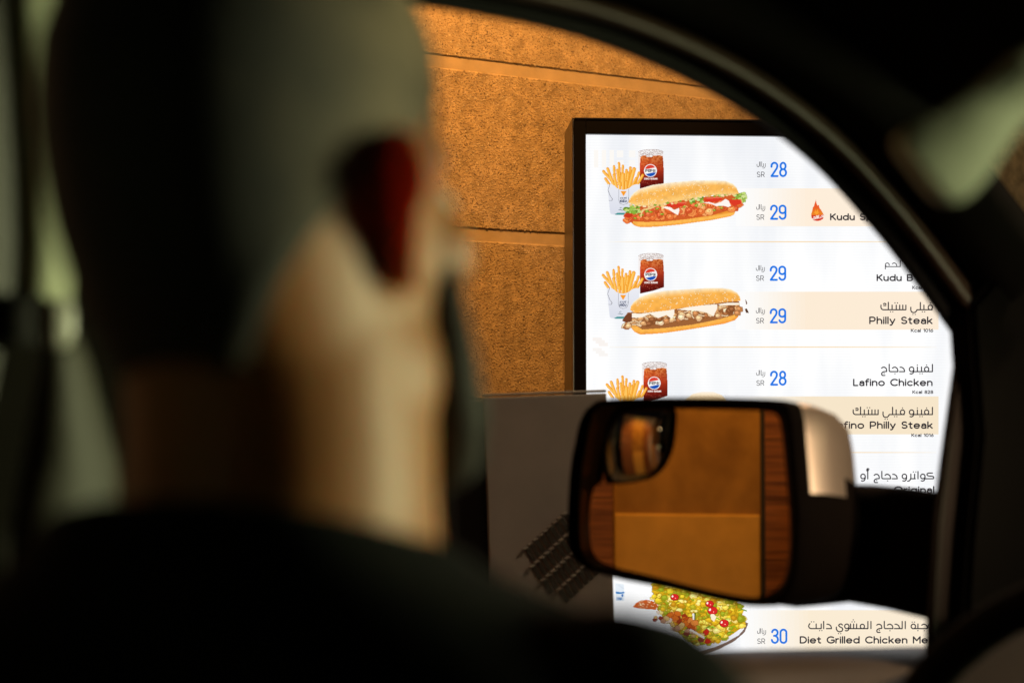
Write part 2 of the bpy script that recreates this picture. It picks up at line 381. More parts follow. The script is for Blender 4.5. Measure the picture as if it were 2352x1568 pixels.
def screen_white():
    m = bpy.data.materials.new('screen_white'); m.use_nodes = True; nt = m.node_tree; nt.nodes.clear()
    e = nt.nodes.new('ShaderNodeEmission'); o = nt.nodes.new('ShaderNodeOutputMaterial'); tc = nt.nodes.new('ShaderNodeTexCoord')
    mp = nt.nodes.new('ShaderNodeMapping'); mp.inputs['Scale'].default_value = (7, 1, 1.6)
    n = nt.nodes.new('ShaderNodeTexNoise'); n.inputs['Scale'].default_value = 1.6; n.inputs['Detail'].default_value = 3
    r = nt.nodes.new('ShaderNodeValToRGB'); r.color_ramp.elements[0].position = .33; r.color_ramp.elements[1].position = .60
    r.color_ramp.elements[0].color = (.88, .90, .94, 1); r.color_ramp.elements[1].color = (1.03, 1.03, 1.03, 1)
    nt.links.new(tc.outputs['Object'], mp.inputs[0]); nt.links.new(mp.outputs[0], n.inputs[0]); nt.links.new(n.outputs['Fac'], r.inputs[0])
    # fine rows of the LED panel
    wv = nt.nodes.new('ShaderNodeTexWave'); wv.wave_type = 'BANDS'; wv.bands_direction = 'Z'; wv.inputs['Scale'].default_value = 62; wv.inputs['Distortion'].default_value = .6; wv.inputs['Detail'].default_value = 1
    nt.links.new(tc.outputs['Object'], wv.inputs[0])
    mr = nt.nodes.new('ShaderNodeMapRange'); mr.inputs['To Min'].default_value = .972; mr.inputs['To Max'].default_value = 1.0; nt.links.new(wv.outputs['Fac'], mr.inputs[0])
    mx = nt.nodes.new('ShaderNodeVectorMath'); mx.operation = 'SCALE'; nt.links.new(r.outputs[0], mx.inputs[0]); nt.links.new(mr.outputs[0], mx.inputs['Scale'])
    nt.links.new(mx.outputs[0], e.inputs[0]); e.inputs[1].default_value = 1.0; nt.links.new(e.outputs[0], o.inputs[0])
    return m
disp = mk('display', [(0, -.001, sz0), (SWd, -.001, sz0), (SWd, -.001, sz1), (0, -.001, sz1)], [(0, 1, 2, 3)], screen_white(), board)

E_pic = emis('picture_pixels', (1, 1, 1), attr=True)
def colored(name, V, F, cols, y, parent=None):
    """flat picture: cols per face"""
    me = bpy.data.meshes.new(name); V = np.asarray(V); F = np.asarray(F, dtype=np.int32)
    v3 = np.zeros((len(V), 3)); v3[:, 0] = V[:, 0]; v3[:, 1] = y; v3[:, 2] = V[:, 1]
    me.vertices.add(len(V)); me.vertices.foreach_set('co', v3.ravel()); k = F.shape[1]
    me.loops.add(F.size); me.loops.foreach_set('vertex_index', F.ravel()); me.polygons.add(len(F))
    me.polygons.foreach_set('loop_start', np.arange(0, F.size, k, dtype=np.int32)); me.update(calc_edges=True)
    at = me.color_attributes.new('Col', 'FLOAT_COLOR', 'CORNER')
    c = np.ones((len(F), k, 4)); c[:, :, :3] = lin(np.asarray(cols))[:, None, :]; at.data.foreach_set('color', c.ravel())
    me.materials.append(E_pic)
    return link(bpy.data.objects.new(name, me), disp if parent is None else parent)
def rects(name, items, y):
    V, F, Cc = [], [], []
    for (x0, y0, x1, y1, c) in items:
        k = len(V)
        for (a, b) in ((x0, y1), (x1, y1), (x1, y0), (x0, y0)): V.append(S(a, b))
        F.append((k, k + 1, k + 2, k + 3)); Cc.append(c)
    return colored(name, np.array(V, float), F, Cc, y)
# cream bands fading in from the left, thin gold dividers
for (ya, yb, xl, rgb) in ((433, 520, 1690, (254, 238, 218)), (670, 757, 1690, (253, 236, 214)), (910, 997, 1690, (247, 230, 202)), (1400, 1506, 1700, (251, 236, 212))):
    its = []; n = 44
    for i in range(n):
        a = xl + (2155 - xl) * i / n; b = xl + (2155 - xl) * (i + 1) / n; f = min(1, (i / n) / .34) ** 1.2; f *= 1 - .0 * i / n
        its.append((a, ya, b, yb, tuple(253 + (rgb[k] - 253) * f for k in range(3))))
    rects('cream_band', its, -.0015)
for yd in (555.5, 797, 1038.5, 1280):
    its = []; n = 60
    for i in range(n):
        a = 1400 + 750 * i / n; b = 1400 + 750 * (i + 1) / n; f = math.sin(math.pi * (i + .5) / n) ** .7
        its.append((a, yd - 1.0, b, yd + 1.0, tuple(250 + (c - 250) * f for c in (248, 214, 160))))
    rects('gold_divider', its, -.0018)
# faint watermark strokes printed on the picture's white ground
def capsule_rects(xs, y0, y1, wd, c):
    return [(x - wd / 2, y0, x + wd / 2, y1, c) for x in xs]
rects('faint_pattern', capsule_rects((1369, 1387, 1405), 345, 385, 10, (253, 249, 244)) + capsule_rects((1424, 1452), 346, 362, 15, (252, 249, 245)) + capsule_rects((1425, 1452), 368, 382, 15, (252, 249, 246)), -.0012)
rects('faint_pattern', [(1361 + 7 * k, 775 + 6 * k, 1382 + 7 * k, 783 + 6 * k, (250, 244, 240)) for k in range(3)] + [(1361 + 7 * k, 799 + 6 * k, 1382 + 7 * k, 806 + 6 * k, (250, 246, 243)) for k in range(3)], -.0012)

# ---------------------------------------------------------------- lettering: single-line strokes turned into flat ribbons
def arc(cx, cy, rx, ry, a0, a1, n=None):
    n = n or max(4, int(abs(a1 - a0) / 18))
    return [(cx + rx * math.cos(R(a0 + (a1 - a0) * i / n)), cy + ry * math.sin(R(a0 + (a1 - a0) * i / n))) for i in range(n + 1)]
X = .68; h2 = .34
G = {
 ' ': (.34, []),
 'P': (.66, [[(0, 0), (0, 1), (.36, 1)] + arc(.36, .69, .30, .31, 90, -90) + [(0, .38)]]),
 'B': (.66, [[(0, 0), (0, 1), (.36, 1)] + arc(.36, .76, .25, .24, 90, -90) + [(0, .52)], [(.36, .52)] + arc(.38, .26, .28, .26, 90, -90) + [(0, 0)]]),
 'R': (.64, [[(0, 0), (0, 1), (.36, 1)] + arc(.36, .72, .28, .28, 90, -90) + [(0, .44)], [(.34, .44), (.64, 0)]]),
 'K': (.66, [[(0, 0), (0, 1)], [(.62, 1), (0, .40)], [(.2, .58), (.66, 0)]]),
 'L': (.52, [[(0, 1), (0, 0), (.52, 0)]]),
 'C': (.84, [arc(.5, .5, .5, .5, 48, 312)]),
 'D': (.78, [[(0, 0), (0, 1), (.3, 1)] + arc(.3, .5, .48, .5, 90, -90) + [(0, 0)]]),
 'G': (.88, [arc(.5, .5, .5, .5, 50, 325) + [(.91, .46), (.56, .46)]]),
 'M': (.86, [[(0, 0), (0, 1), (.43, .38), (.86, 1), (.86, 0)]]),
 'O': (1.0, [arc(.5, .5, .5, .5, 0, 360)]),
 'S': (.64, [arc(.32, .745, .29, .255, 35, 260) + arc(.32, .25, .32, .25, 85, -150)]),
 'E': (.52, [[(.52, 1), (0, 1), (0, 0), (.52, 0)], [(0, .52), (.46, .52)]]),
 'I': (0, [[(0, 0), (0, 1)]]),
 'U': (.62, [[(0, 1), (0, .3)] + arc(.31, .3, .31, .3, 180, 360) + [(.62, 1)]]),
 'Z': (.6, [[(0, 1), (.6, 1), (0, 0), (.6, 0)]]), 'A': (.7, [[(0, 0), (.35, 1), (.7, 0)], [(.12, .34), (.58, .34)]]),
 'F': (.5, [[(.5, 1), (0, 1), (0, 0)], [(0, .5), (.44, .5)]]), 'N': (.62, [[(0, 0), (0, 1), (.62, 0), (.62, 1)]]),
 'a': (.53, [[(.05, .55)] + arc(.29, .43, .24, .25, 140, 0) + [(.53, 0)], [(.53, .40), (.24, .40)] + arc(.22, .20, .21, .20, 90, 270) + [(.34, .0), (.53, .15)]]),
 'c': (.6, [arc(.34, h2, .34, h2, 48, 312)]),
 'd': (.68, [arc(.34, h2, .34, h2, 0, 360), [(.68, 0), (.68, 1.02)]]),
 'e': (.68, [[(.02, .35), (.67, .35)] + arc(.34, h2, .34, h2, 4, 318)]),
 'f': (.34, [[(.10, 0), (.10, .8)] + arc(.30, .80, .20, .22, 180, 65), [(-.04, .66), (.34, .66)]]),
 'g': (.68, [arc(.34, h2, .34, h2, 0, 360), [(.68, .68), (.68, 0)] + arc(.35, 0, .33, .27, 0, -140)]),
 'h': (.56, [[(0, 0), (0, 1.02)], [(0, .36)] + arc(.28, .39, .28, .29, 180, 0) + [(.56, 0)]]),
 'i': (0, [[(0, 0), (0, .68)], [(0, .93), (0, .96)]]),
 'k': (.54, [[(0, 0), (0, 1.02)], [(.5, .68), (0, .22)], [(.19, .40), (.54, 0)]]),
 'l': (0, [[(0, 0), (0, 1.02)]]),
 'n': (.56, [[(0, 0), (0, .68)], [(0, .36)] + arc(.28, .39, .28, .29, 180, 0) + [(.56, 0)]]),
 'o': (.7, [arc(.35, h2, .35, h2, 0, 360)]),
 'p': (.68, [arc(.34, h2, .34, h2, 0, 360), [(0, .68), (0, -.26)]]),
 'r': (.32, [[(0, 0), (0, .68)], [(0, .34)] + arc(.28, .38, .28, .30, 180, 80)]),
 't': (.38, [[(.15, .90), (.15, .2)] + arc(.33, .18, .18, .18, 180, 285), [(-.04, .66), (.36, .66)]]),
 'u': (.56, [[(0, .68), (0, .28)] + arc(.28, .28, .28, .28, 180, 360), [(.56, .68), (.56, 0)]]),
 'y': (.58, [[(0, .68), (.30, .02)], [(.58, .68), (.26, -.10), (.16, -.24), (.02, -.25)]]),
 '0': (.66, [arc(.33, .5, .33, .5, 0, 360)]), '1': (.24, [[(0, .82), (.24, 1), (.24, 0)]]),
 '6': (.62, [[(.46, 1), (.1, .5)] + arc(.31, .31, .31, .31, 140, 500)]),
 '8': (.6, [arc(.3, .75, .26, .25, 0, 360), arc(.3, .26, .30, .26, 0, 360)]),
 '2': (.58, [arc(.28, .72, .28, .28, 165, -35) + [(0, 0), (.58, 0)]]),
}
DIG = {'2': (.46, [[(0, .70)] + arc(.225, .77, .225, .23, 180, -10) + [(.40, .58), (0, 0), (.47, 0)]]),
       '8': (.46, [arc(.23, .755, .195, .245, 0, 360), arc(.23, .26, .23, .26, 0, 360)]),
       '9': (.46, [arc(.225, .80, .225, .20, 0, 180) + [(0, .62)] + arc(.225, .62, .225, .19, 180, 300) + [(.45, .56)], [(.45, .80), (.45, .22)] + arc(.225, .22, .225, .22, 0, -165)]),
       '3': (.46, [arc(.225, .77, .215, .23, 170, -70) + [(.16, .53)], [(.26, .53)] + arc(.225, .26, .235, .26, 70, -172)]),
       '0': (.46, [[(0, .22)] + arc(.225, .22, .225, .22, 180, 360) + [(.45, .78)] + arc(.225, .78, .225, .22, 0, 180) + [(0, .22)]])}
def layout(s, table, track):
    x = 0; out = []
    for i, ch in enumerate(s):
        wd, st = table[ch]
        for p in st: out.append([(x + a, b) for a, b in p])
        x += wd + track
    return out, x - track
_zk = [0]
def ribbons(name, polys, width, mat_, y=-.0024):
    """photo-space polylines -> one flat mesh of rounded strokes on the screen"""
    V, F = [], []
    r = width / 2; nc = 10
    for pl in polys:
        pts = [np.array(p, float) for p in pl]
        for i, p in enumerate(pts):
            k = len(V)
            for j in range(nc): V.append((p[0] + r * math.cos(2 * math.pi * j / nc), p[1] + r * math.sin(2 * math.pi * j / nc)))
            F.append(tuple(range(k, k + nc)))
            if i:
                d = p - pts[i - 1]; L_ = math.hypot(*d)
                if L_ < 1e-6: continue
                nrm = np.array((-d[1], d[0])) / L_ * r; k = len(V)
                V += [tuple(pts[i - 1] + nrm), tuple(pts[i - 1] - nrm), tuple(p - nrm), tuple(p + nrm)]
                F.append((k, k + 1, k + 2, k + 3))
    a = np.array(V); sx, sz = S(a[:, 0], a[:, 1])
    _zk[0] += 1; yy = y - 2e-6 * _zk[0]
    return mk(name, [(x_, yy, z_) for x_, z_ in zip(sx, sz)], F, mat_, disp)
def latin(s, x0, x1, top, base, width, m, table=G, track=.27, name='lettering', y=-.0024):
    pl, wd = layout(s, table, track); H = base - top - width
    x0 += width / 2; x1 -= width / 2
    k = (x1 - x0) / wd
    return ribbons(name, [[(x0 + a * k, base - width / 2 - b * H) for a, b in p] for p in pl], width, m, y)
T_dark = emis('print_charcoal', tuple(lin((44, 40, 46)))); T_thin = emis('print_grey', tuple(lin((58, 54, 58)))); T_blue = emis('print_blue', tuple(lin((30, 122, 232))))
T_white = emis('print_white', tuple(lin((250, 245, 240)))); T_navy = emis('print_navy', tuple(lin((30, 40, 70))))

latin('Philly Steak', 1995.5, 2141, 727, 744.5, 3.15, T_dark)
latin('Kcal 1016', 2091, 2142.5, 754.8, 763, 1.65, T_thin)
latin('Lafino Chicken', 1958.5, 2141, 869.4, 886.5, 3.15, T_dark)
latin('Kcal 828', 2094.6, 2142.5, 896, 904, 1.65, T_thin)
latin('Lafino Philly Steak', 1909, 2141.5, 967, 984.2, 3.15, T_dark)
latin('Kcal 1016', 2092.3, 2143.4, 994.9, 1002.8, 1.65, T_thin)
latin('Kudu B', 2012.4, 2096, 630.0, 646, 3.15, T_dark)
latin('Kcal', 2094.4, 2116, 656.5, 664.6, 1.65, T_thin)
latin('Kudu Sp', 1905.7, 2003, 490.6, 506.6, 3.15, T_dark)
latin('Original', 2051.7, 2145, 1115.5, 1132.6, 3.15, T_dark)
latin('Diet Grilled Chicken Meal', 1836, 2149, 1459.4, 1476.4, 3.15, T_dark)

# Arabic: x grows to the left of the word's right edge, 77 units = height of an alif
def ar(word):
    out = []
    def ln(*p): out.append(list(p))
    def dot(x, y): out.append([(x, y), (x + .6, y)])
    for it in word:
        g, x = it[0], it[1]
        if g == 'base': ln((x, 0), (it[2], 0))
        elif g == 'L': ln((x, 75), (x, 0))
        elif g == 'a': ln((x, 75), (x, 0))
        elif g == 'A': ln((x, 76), (x, 12), (x - 4, 3), (x - 12, 0))
        elif g == 'F': out.append(arc(x, 24, 22, 24, -90, 270)); dot(x, 68)
        elif g == 'M': out.append(arc(x, 23, 22, 23, -90, 270))
        elif g == 'H': out.append(arc(x, 23, 23, 24, 0, 360)); dot(x - 12, 68); dot(x + 12, 68)
        elif g in 'YNTB':
            ln((x, 48), (x, 0))
            if g == 'Y': dot(x - 8, -21); dot(x + 16, -21)
            if g == 'N': dot(x, 68)
            if g == 'T': dot(x - 13, 71); dot(x + 13, 71)
            if g == 'B': dot(x, -21)
        elif g == 'W':
            out.append(arc(x, 24, 23, 24, 0, 360)); ln((x - 23, 24), (x - 22, 0), (x - 14, -17), (x, -24), (x + 16, -21))
        elif g == 'D': ln((x + 47, 46), (x + 30, 45), (x + 10, 32), (x + 2, 14), (x + 1, 0), (x + 53, 0))
        elif g in 'Jh':
            ln((x + 56, 36), (x + 42, 46), (x + 26, 46), (x + 8, 34), (x + 1, 16), (x, 0), (x + 80, 0))
            if g == 'J': dot(x + 30, -22)
        elif g == 'j':
            ln((x + 54, 36), (x + 40, 46), (x + 24, 46), (x + 8, 36), (x + 2, 18), (x + 2, 2), (x + 30, 0), (x + 46, -8), (x + 54, -20), (x + 52, -33), (x + 42, -40), (x + 20, -39)); dot(x + 27, -17)
        elif g in 'SX':
            for q in (0, 32, 64): ln((x + q, 48), (x + q, 0))
            ln((x, 0), (x + 64, 0))
            if g == 'X': dot(x + 22, 71); dot(x + 48, 71); dot(x + 35, 92)
        elif g == 'K':
            ln((x, 77), (x, 0), (x + 55, 0), (x + 70, 8), (x + 77, 24), (x + 76, 48)); ln((x + 24, 58), (x + 36, 66), (x + 50, 62)); ln((x + 48, 44), (x + 26, 44))
        elif g == 'k': ln((x + 15, 59), (x + 55, 59), (x + 68, 53), (x + 73, 43), (x + 66, 33), (x + 52, 28), (x + 22, 27), (x + 6, 22), (x + 1, 12), (x + 8, 0), (x + 92, 0))
        elif g == 'y':
            ln((x, 0), (x + 6, -14), (x + 20, -27), (x + 38, -30), (x + 56, -22), (x + 64, -4), (x + 64, 26)); dot(x + 18, -48); dot(x + 42, -48)
        elif g == 'z':   # isolated ya
            ln((x + 4, 38), (x + 18, 50), (x + 36, 46), (x + 44, 32), (x + 30, 18), (x + 8, 8), (x, -8), (x + 10, -26), (x + 32, -34), (x + 56, -26), (x + 68, -6), (x + 68, 16)); dot(x + 22, -52); dot(x + 45, -52)
        elif g == 'r': ln((x, 48), (x, 8), (x + 6, -10), (x + 18, -22), (x + 34, -25))
        elif g == 't':   # final ta bowl
            ln((x, 48), (x, 0), (x + 54, 0), (x + 72, 8), (x + 79, 24), (x + 76, 38), (x + 66, 52)); dot(x + 24, 71); dot(x + 50, 71)
        elif g == 'm': out.append(arc(x, 23, 24, 23, -90, 200)); ln((x + 24, 20), (x + 25, 0), (x + 25, -30))
        elif g == 'hz': ln((x - 12, 100), (x - 2, 106), (x + 8, 101), (x + 8, 94), (x - 8, 86), (x + 12, 84))
    return out
def arabic(word, right, top, base, m=None, width=2.65, U=75.0, left=None, kx=None, name='arabic_lettering', y=-.0024):
    pl = ar(word); k = (base - top) / U; kx = kx or k
    if left is not None:
        mxx = max(a for p in pl for a, b in p); right = left + mxx * kx
    return ribbons(name, [[(right - a * kx, base - b * k) for a, b in p] for p in pl], width, m or T_dark, y)
def sh(word, d): return [tuple([it[0], it[1] + d] + [v + d for v in it[2:]]) for it in word]
w_lafino = [('L', 2), ('F', 62), ('Y', 115), ('N', 158), ('W', 218), ('base', 2, 205)]
w_dajaj = [('D', 0), ('J', 70), ('A', 160), ('j', 185)]
w_fili = [('F', 24), ('base', 6, 162), ('Y', 90), ('L', 127), ('y', 162)]
w_steak = [('S', 3), ('base', 3, 185), ('T', 103), ('Y', 146), ('K', 185)]
arabic(sh(w_lafino, 0) + sh(w_dajaj, 290), 2141, 836.6, 853.2)
arabic(sh(w_lafino, 0) + sh(w_fili, 288) + sh(w_steak, 562), 2141, 934.9, 951.5)
arabic(sh(w_fili, 0) + sh(w_steak, 274), 2141, 694.8, 711.4)
w_kudu = [('k', 0), ('W', 115), ('D', 160), ('W', 245)]
arabic([('L', 2), ('base', 2, 60), ('h', 45), ('base', 100, 180), ('m', 165)], 2067, 599, 612.6, width=2.0)
arabic(w_kudu, 2147, 599, 612.6, width=2.0)
arabic([('k', 0), ('W', 115), ('a', 165), ('T', 200), ('base', 193, 239), ('r', 239), ('W', 306)] + sh(w_dajaj, 380) + [('a', 686), ('hz', 686), ('W', 735)], 2144, 1082, 1098.6)
w_last = [('W', 28), ('J', 60), ('base', 120, 180), ('B', 157), ('H', 205), ('base', 157, 205),
          ('a', 290), ('L', 322), ('base', 322, 352), ('D', 350), ('J', 420), ('A', 510), ('j', 535),
          ('a', 650), ('L', 682), ('base', 682, 880), ('M', 740), ('X', 800), ('W', 903), ('z', 945),
          ('D', 1064), ('a', 1146), ('Y', 1172), ('base', 1172, 1225), ('t', 1225)]
arabic(w_last, 0, 1425.6, 1442.0, left=1856.5)
# prices
def price(txt, x, top, base):
    latin(txt, x, x + 38, top, base, 4.6, T_blue, DIG, .20, 'price')
    latin('SR', x - 31.5, x - 13.5, base - 12.4, base, 1.4, T_thin, name='currency')
    # riyal, thin
    arabic([('r', 6), ('Y', 32), ('base', 32, 62), ('a', 62), ('L', 92), ('base', 92, 100)][:1] +
           [('Y', 34), ('base', 34, 58), ('A', 62)] + [('L', 84)] , x - 11.0, base - 35.2, base - 24.0, T_thin, 1.2, name='currency')
    pl = [[(x - 25.4, base - 35.2), (x - 25.4, base - 27), (x - 27.5, base - 23.4), (x - 30.8, base - 24.8), (x - 31.2, base - 29.5)]]
    ribbons('currency', pl, 1.2, T_thin)
for txt, x, a, b in (('28', 1769, 372.3, 407.5), ('29', 1768, 470.6, 505.4), ('29', 1767.3, 610.4, 645.2), ('29', 1767.3, 708, 742.7), ('28', 1768, 850.9, 885.4), ('30', 1770, 1442, 1477)):
    price(txt, x, a, b)

# ---------------------------------------------------------------- pictures: painted cell by cell like the panel's pixels
def vnoise(shape, cell, seed):
    r = np.random.default_rng(seed); H, W = shape; gh, gw = int(H / cell) + 3, int(W / cell) + 3
    g = r.random((gh, gw)); yy = np.arange(H) / cell; xx = np.arange(W) / cell
    y0 = yy.astype(int); x0 = xx.astype(int); fy = (yy - y0)[:, None]; fx = (xx - x0)[None]
    fy = fy * fy * (3 - 2 * fy); fx = fx * fx * (3 - 2 * fx)
    return (g[y0][:, x0] * (1 - fy) * (1 - fx) + g[y0 + 1][:, x0] * fy * (1 - fx) + g[y0][:, x0 + 1] * (1 - fy) * fx + g[y0 + 1][:, x0 + 1] * fy * fx)
class Canvas:
    def __init__(s, x0, y0, x1, y1, step, ox, oy, sc):
        """canvas in zoom units; (ox, oy, sc) turn them into photo units"""
        s.x0, s.y0, s.step, s.ox, s.oy, s.sc = x0, y0, step, ox, oy, sc
        s.W = int((x1 - x0) / step); s.H = int((y1 - y0) / step)
        s.X, s.Y = np.meshgrid(x0 + (np.arange(s.W) + .5) * step, y0 + (np.arange(s.H) + .5) * step)
        s.rgb = np.full((s.H, s.W, 3), 250.0); s.a = np.zeros((s.H, s.W))
    def put(s, m, col, al=1.0):
        if callable(col): c = col(s.X[m], s.Y[m])
        else: c = np.array(col, float)
        al = al[m][:, None] if hasattr(al, 'shape') else al
        s.rgb[m] = s.rgb[m] * (1 - al) + c * al
        s.a[m] = np.maximum(s.a[m], 1.0)
    def pmask(s, pts):
        p = np.asarray(pts, float); m = np.zeros((s.H, s.W), bool)
        j0 = max(0, int((p[:, 0].min() - s.x0) / s.step) - 1); j1 = min(s.W, int((p[:, 0].max() - s.x0) / s.step) + 2)
        i0 = max(0, int((p[:, 1].min() - s.y0) / s.step) - 1); i1 = min(s.H, int((p[:, 1].max() - s.y0) / s.step) + 2)
        if j1 <= j0 or i1 <= i0: return m
        Xs = s.X[i0:i1, j0:j1]; Ys = s.Y[i0:i1, j0:j1]; ins = np.zeros(Xs.shape, bool); q = np.roll(p, 1, 0)
        for (ax, ay), (bx, by) in zip(p, q):
            if ay == by: continue
            c = ((ay > Ys) != (by > Ys)) & (Xs < (bx - ax) * (Ys - ay) / (by - ay) + ax); ins ^= c
        m[i0:i1, j0:j1] = ins; return m
    def poly(s, pts, col, al=1.0): m = s.pmask(pts); s.put(m, col, al); return m
    def ell(s, cx, cy, rx, ry, col, ang=0, al=1.0):
        dx = s.X - cx; dy = s.Y - cy; c, n = math.cos(R(ang)), math.sin(R(ang))
        m = ((dx * c + dy * n) / rx) ** 2 + ((-dx * n + dy * c) / ry) ** 2 < 1
        s.put(m, col, al); return m
    def line(s, pts, wd, col, al=1.0):
        m = np.zeros((s.H, s.W), bool)
        for (ax, ay), (bx, by) in zip(pts[:-1], pts[1:]):
            L2 = (bx - ax) ** 2 + (by - ay) ** 2 + 1e-9
            t = np.clip(((s.X - ax) * (bx - ax) + (s.Y - ay) * (by - ay)) / L2, 0, 1)
            m |= np.hypot(s.X - ax - t * (bx - ax), s.Y - ay - t * (by - ay)) < wd / 2
        s.put(m, col, al); return m
    def chunk(s, cx, cy, r, col, edge, rnd, n=6, asp=1.0, hi=None):
        a0 = rnd.uniform(0, 6.28); pts = []
        for k in range(n):
            a = a0 + k * 2 * math.pi / n + rnd.uniform(-.25, .25); q = r * rnd.uniform(.75, 1.2)
            pts.append((cx + q * math.cos(a) * asp, cy + q * math.sin(a)))
        s.poly([((p[0] - cx) * 1.14 + cx, (p[1] - cy) * 1.14 + cy) for p in pts], edge, .6)
        s.poly(pts, col)
        if hi is not None:
            s.poly([((p[0] - cx) * .55 + cx - r * .15, (p[1] - cy) * .5 + cy - r * .25) for p in pts], hi)
    def speck(s, m, cells, amp, seed):
        n = vnoise((s.H, s.W), cells, seed); s.rgb[m] = s.rgb[m] * (1 + amp * (n[m] - .5) * 2)[:, None]
    def mesh(s, name, y, dx=0.0, dy=0.0):
        ii, jj = np.nonzero(s.a > .5)
        gx = s.x0 + np.arange(s.W + 1) * s.step; gy = s.y0 + np.arange(s.H + 1) * s.step
        GX, GY = np.meshgrid((s.ox + gx / s.sc) * .574219 + dx, (s.oy + gy / s.sc) * .574219 + dy)
        used = np.zeros((s.H + 1, s.W + 1), bool)
        for a, b in ((0, 0), (1, 0), (0, 1), (1, 1)): used[ii + a, jj + b] = True
        idx = np.full(used.shape, -1); idx[used] = np.arange(used.sum())
        sx, sz = S(GX[used], GY[used])
        F = np.stack([idx[ii + 1, jj], idx[ii + 1, jj + 1], idx[ii, jj + 1], idx[ii, jj]], 1)
        return colored(name, np.stack([sx, sz], 1), F, np.clip(s.rgb[ii, jj], 0, 255), y)

Z1 = (2400, 580, 3.794)          # scale of the drawing notes
def bun_shade(top, bot, c_hi, c_mid, c_lo):
    tx = np.array([p[0] for p in top], float); ty = np.array([p[1] for p in top], float)
    bx = np.array([p[0] for p in bot], float); by = np.array([p[1] for p in bot], float)
    def f(Xa, Ya):
        t = (Ya - np.interp(Xa, tx, ty)) / np.maximum(8, np.interp(Xa, bx, by) - np.interp(Xa, tx, ty)); t = np.clip(t, 0, 1)[:, None]
        a = np.clip(t / .36, 0, 1) ** .8; b = np.clip((t - .62) / .38, 0, 1)
        c = np.array(c_hi, float) * (1 - a) + np.array(c_mid, float) * a
        return c * (1 - b) + np.array(c_lo, float) * b
    return f
def seeds(cv, m, n, rnd, wd, lo=.15):
    ii, jj = np.nonzero(m)
    for q in rnd.integers(0, len(ii), n):
        x, y = cv.X[ii[q], jj[q]], cv.Y[ii[q], jj[q]]; a = rnd.uniform(0, 180)
        cv.ell(x + wd * .25, y + wd * .3, wd * 1.05, wd * .62, (226, 152, 64), a, .4); cv.ell(x, y, wd, wd * .52, (255, 240, 200), a)
def lettuce(cv, cx, cy, w_, h_, rnd, n=26):
    for k in range(n):
        x = cx + rnd.uniform(-.5, .5) * w_; y = cy + rnd.uniform(-.5, .5) * h_
        c = [(166, 200, 84), (140, 180, 60), (196, 220, 120), (104, 144, 44), (215, 230, 150)][rnd.integers(5)]
        cv.chunk(x, y, rnd.uniform(.09, .2) * h_ + 8, c, (86, 112, 22), rnd, 5, 1.5)

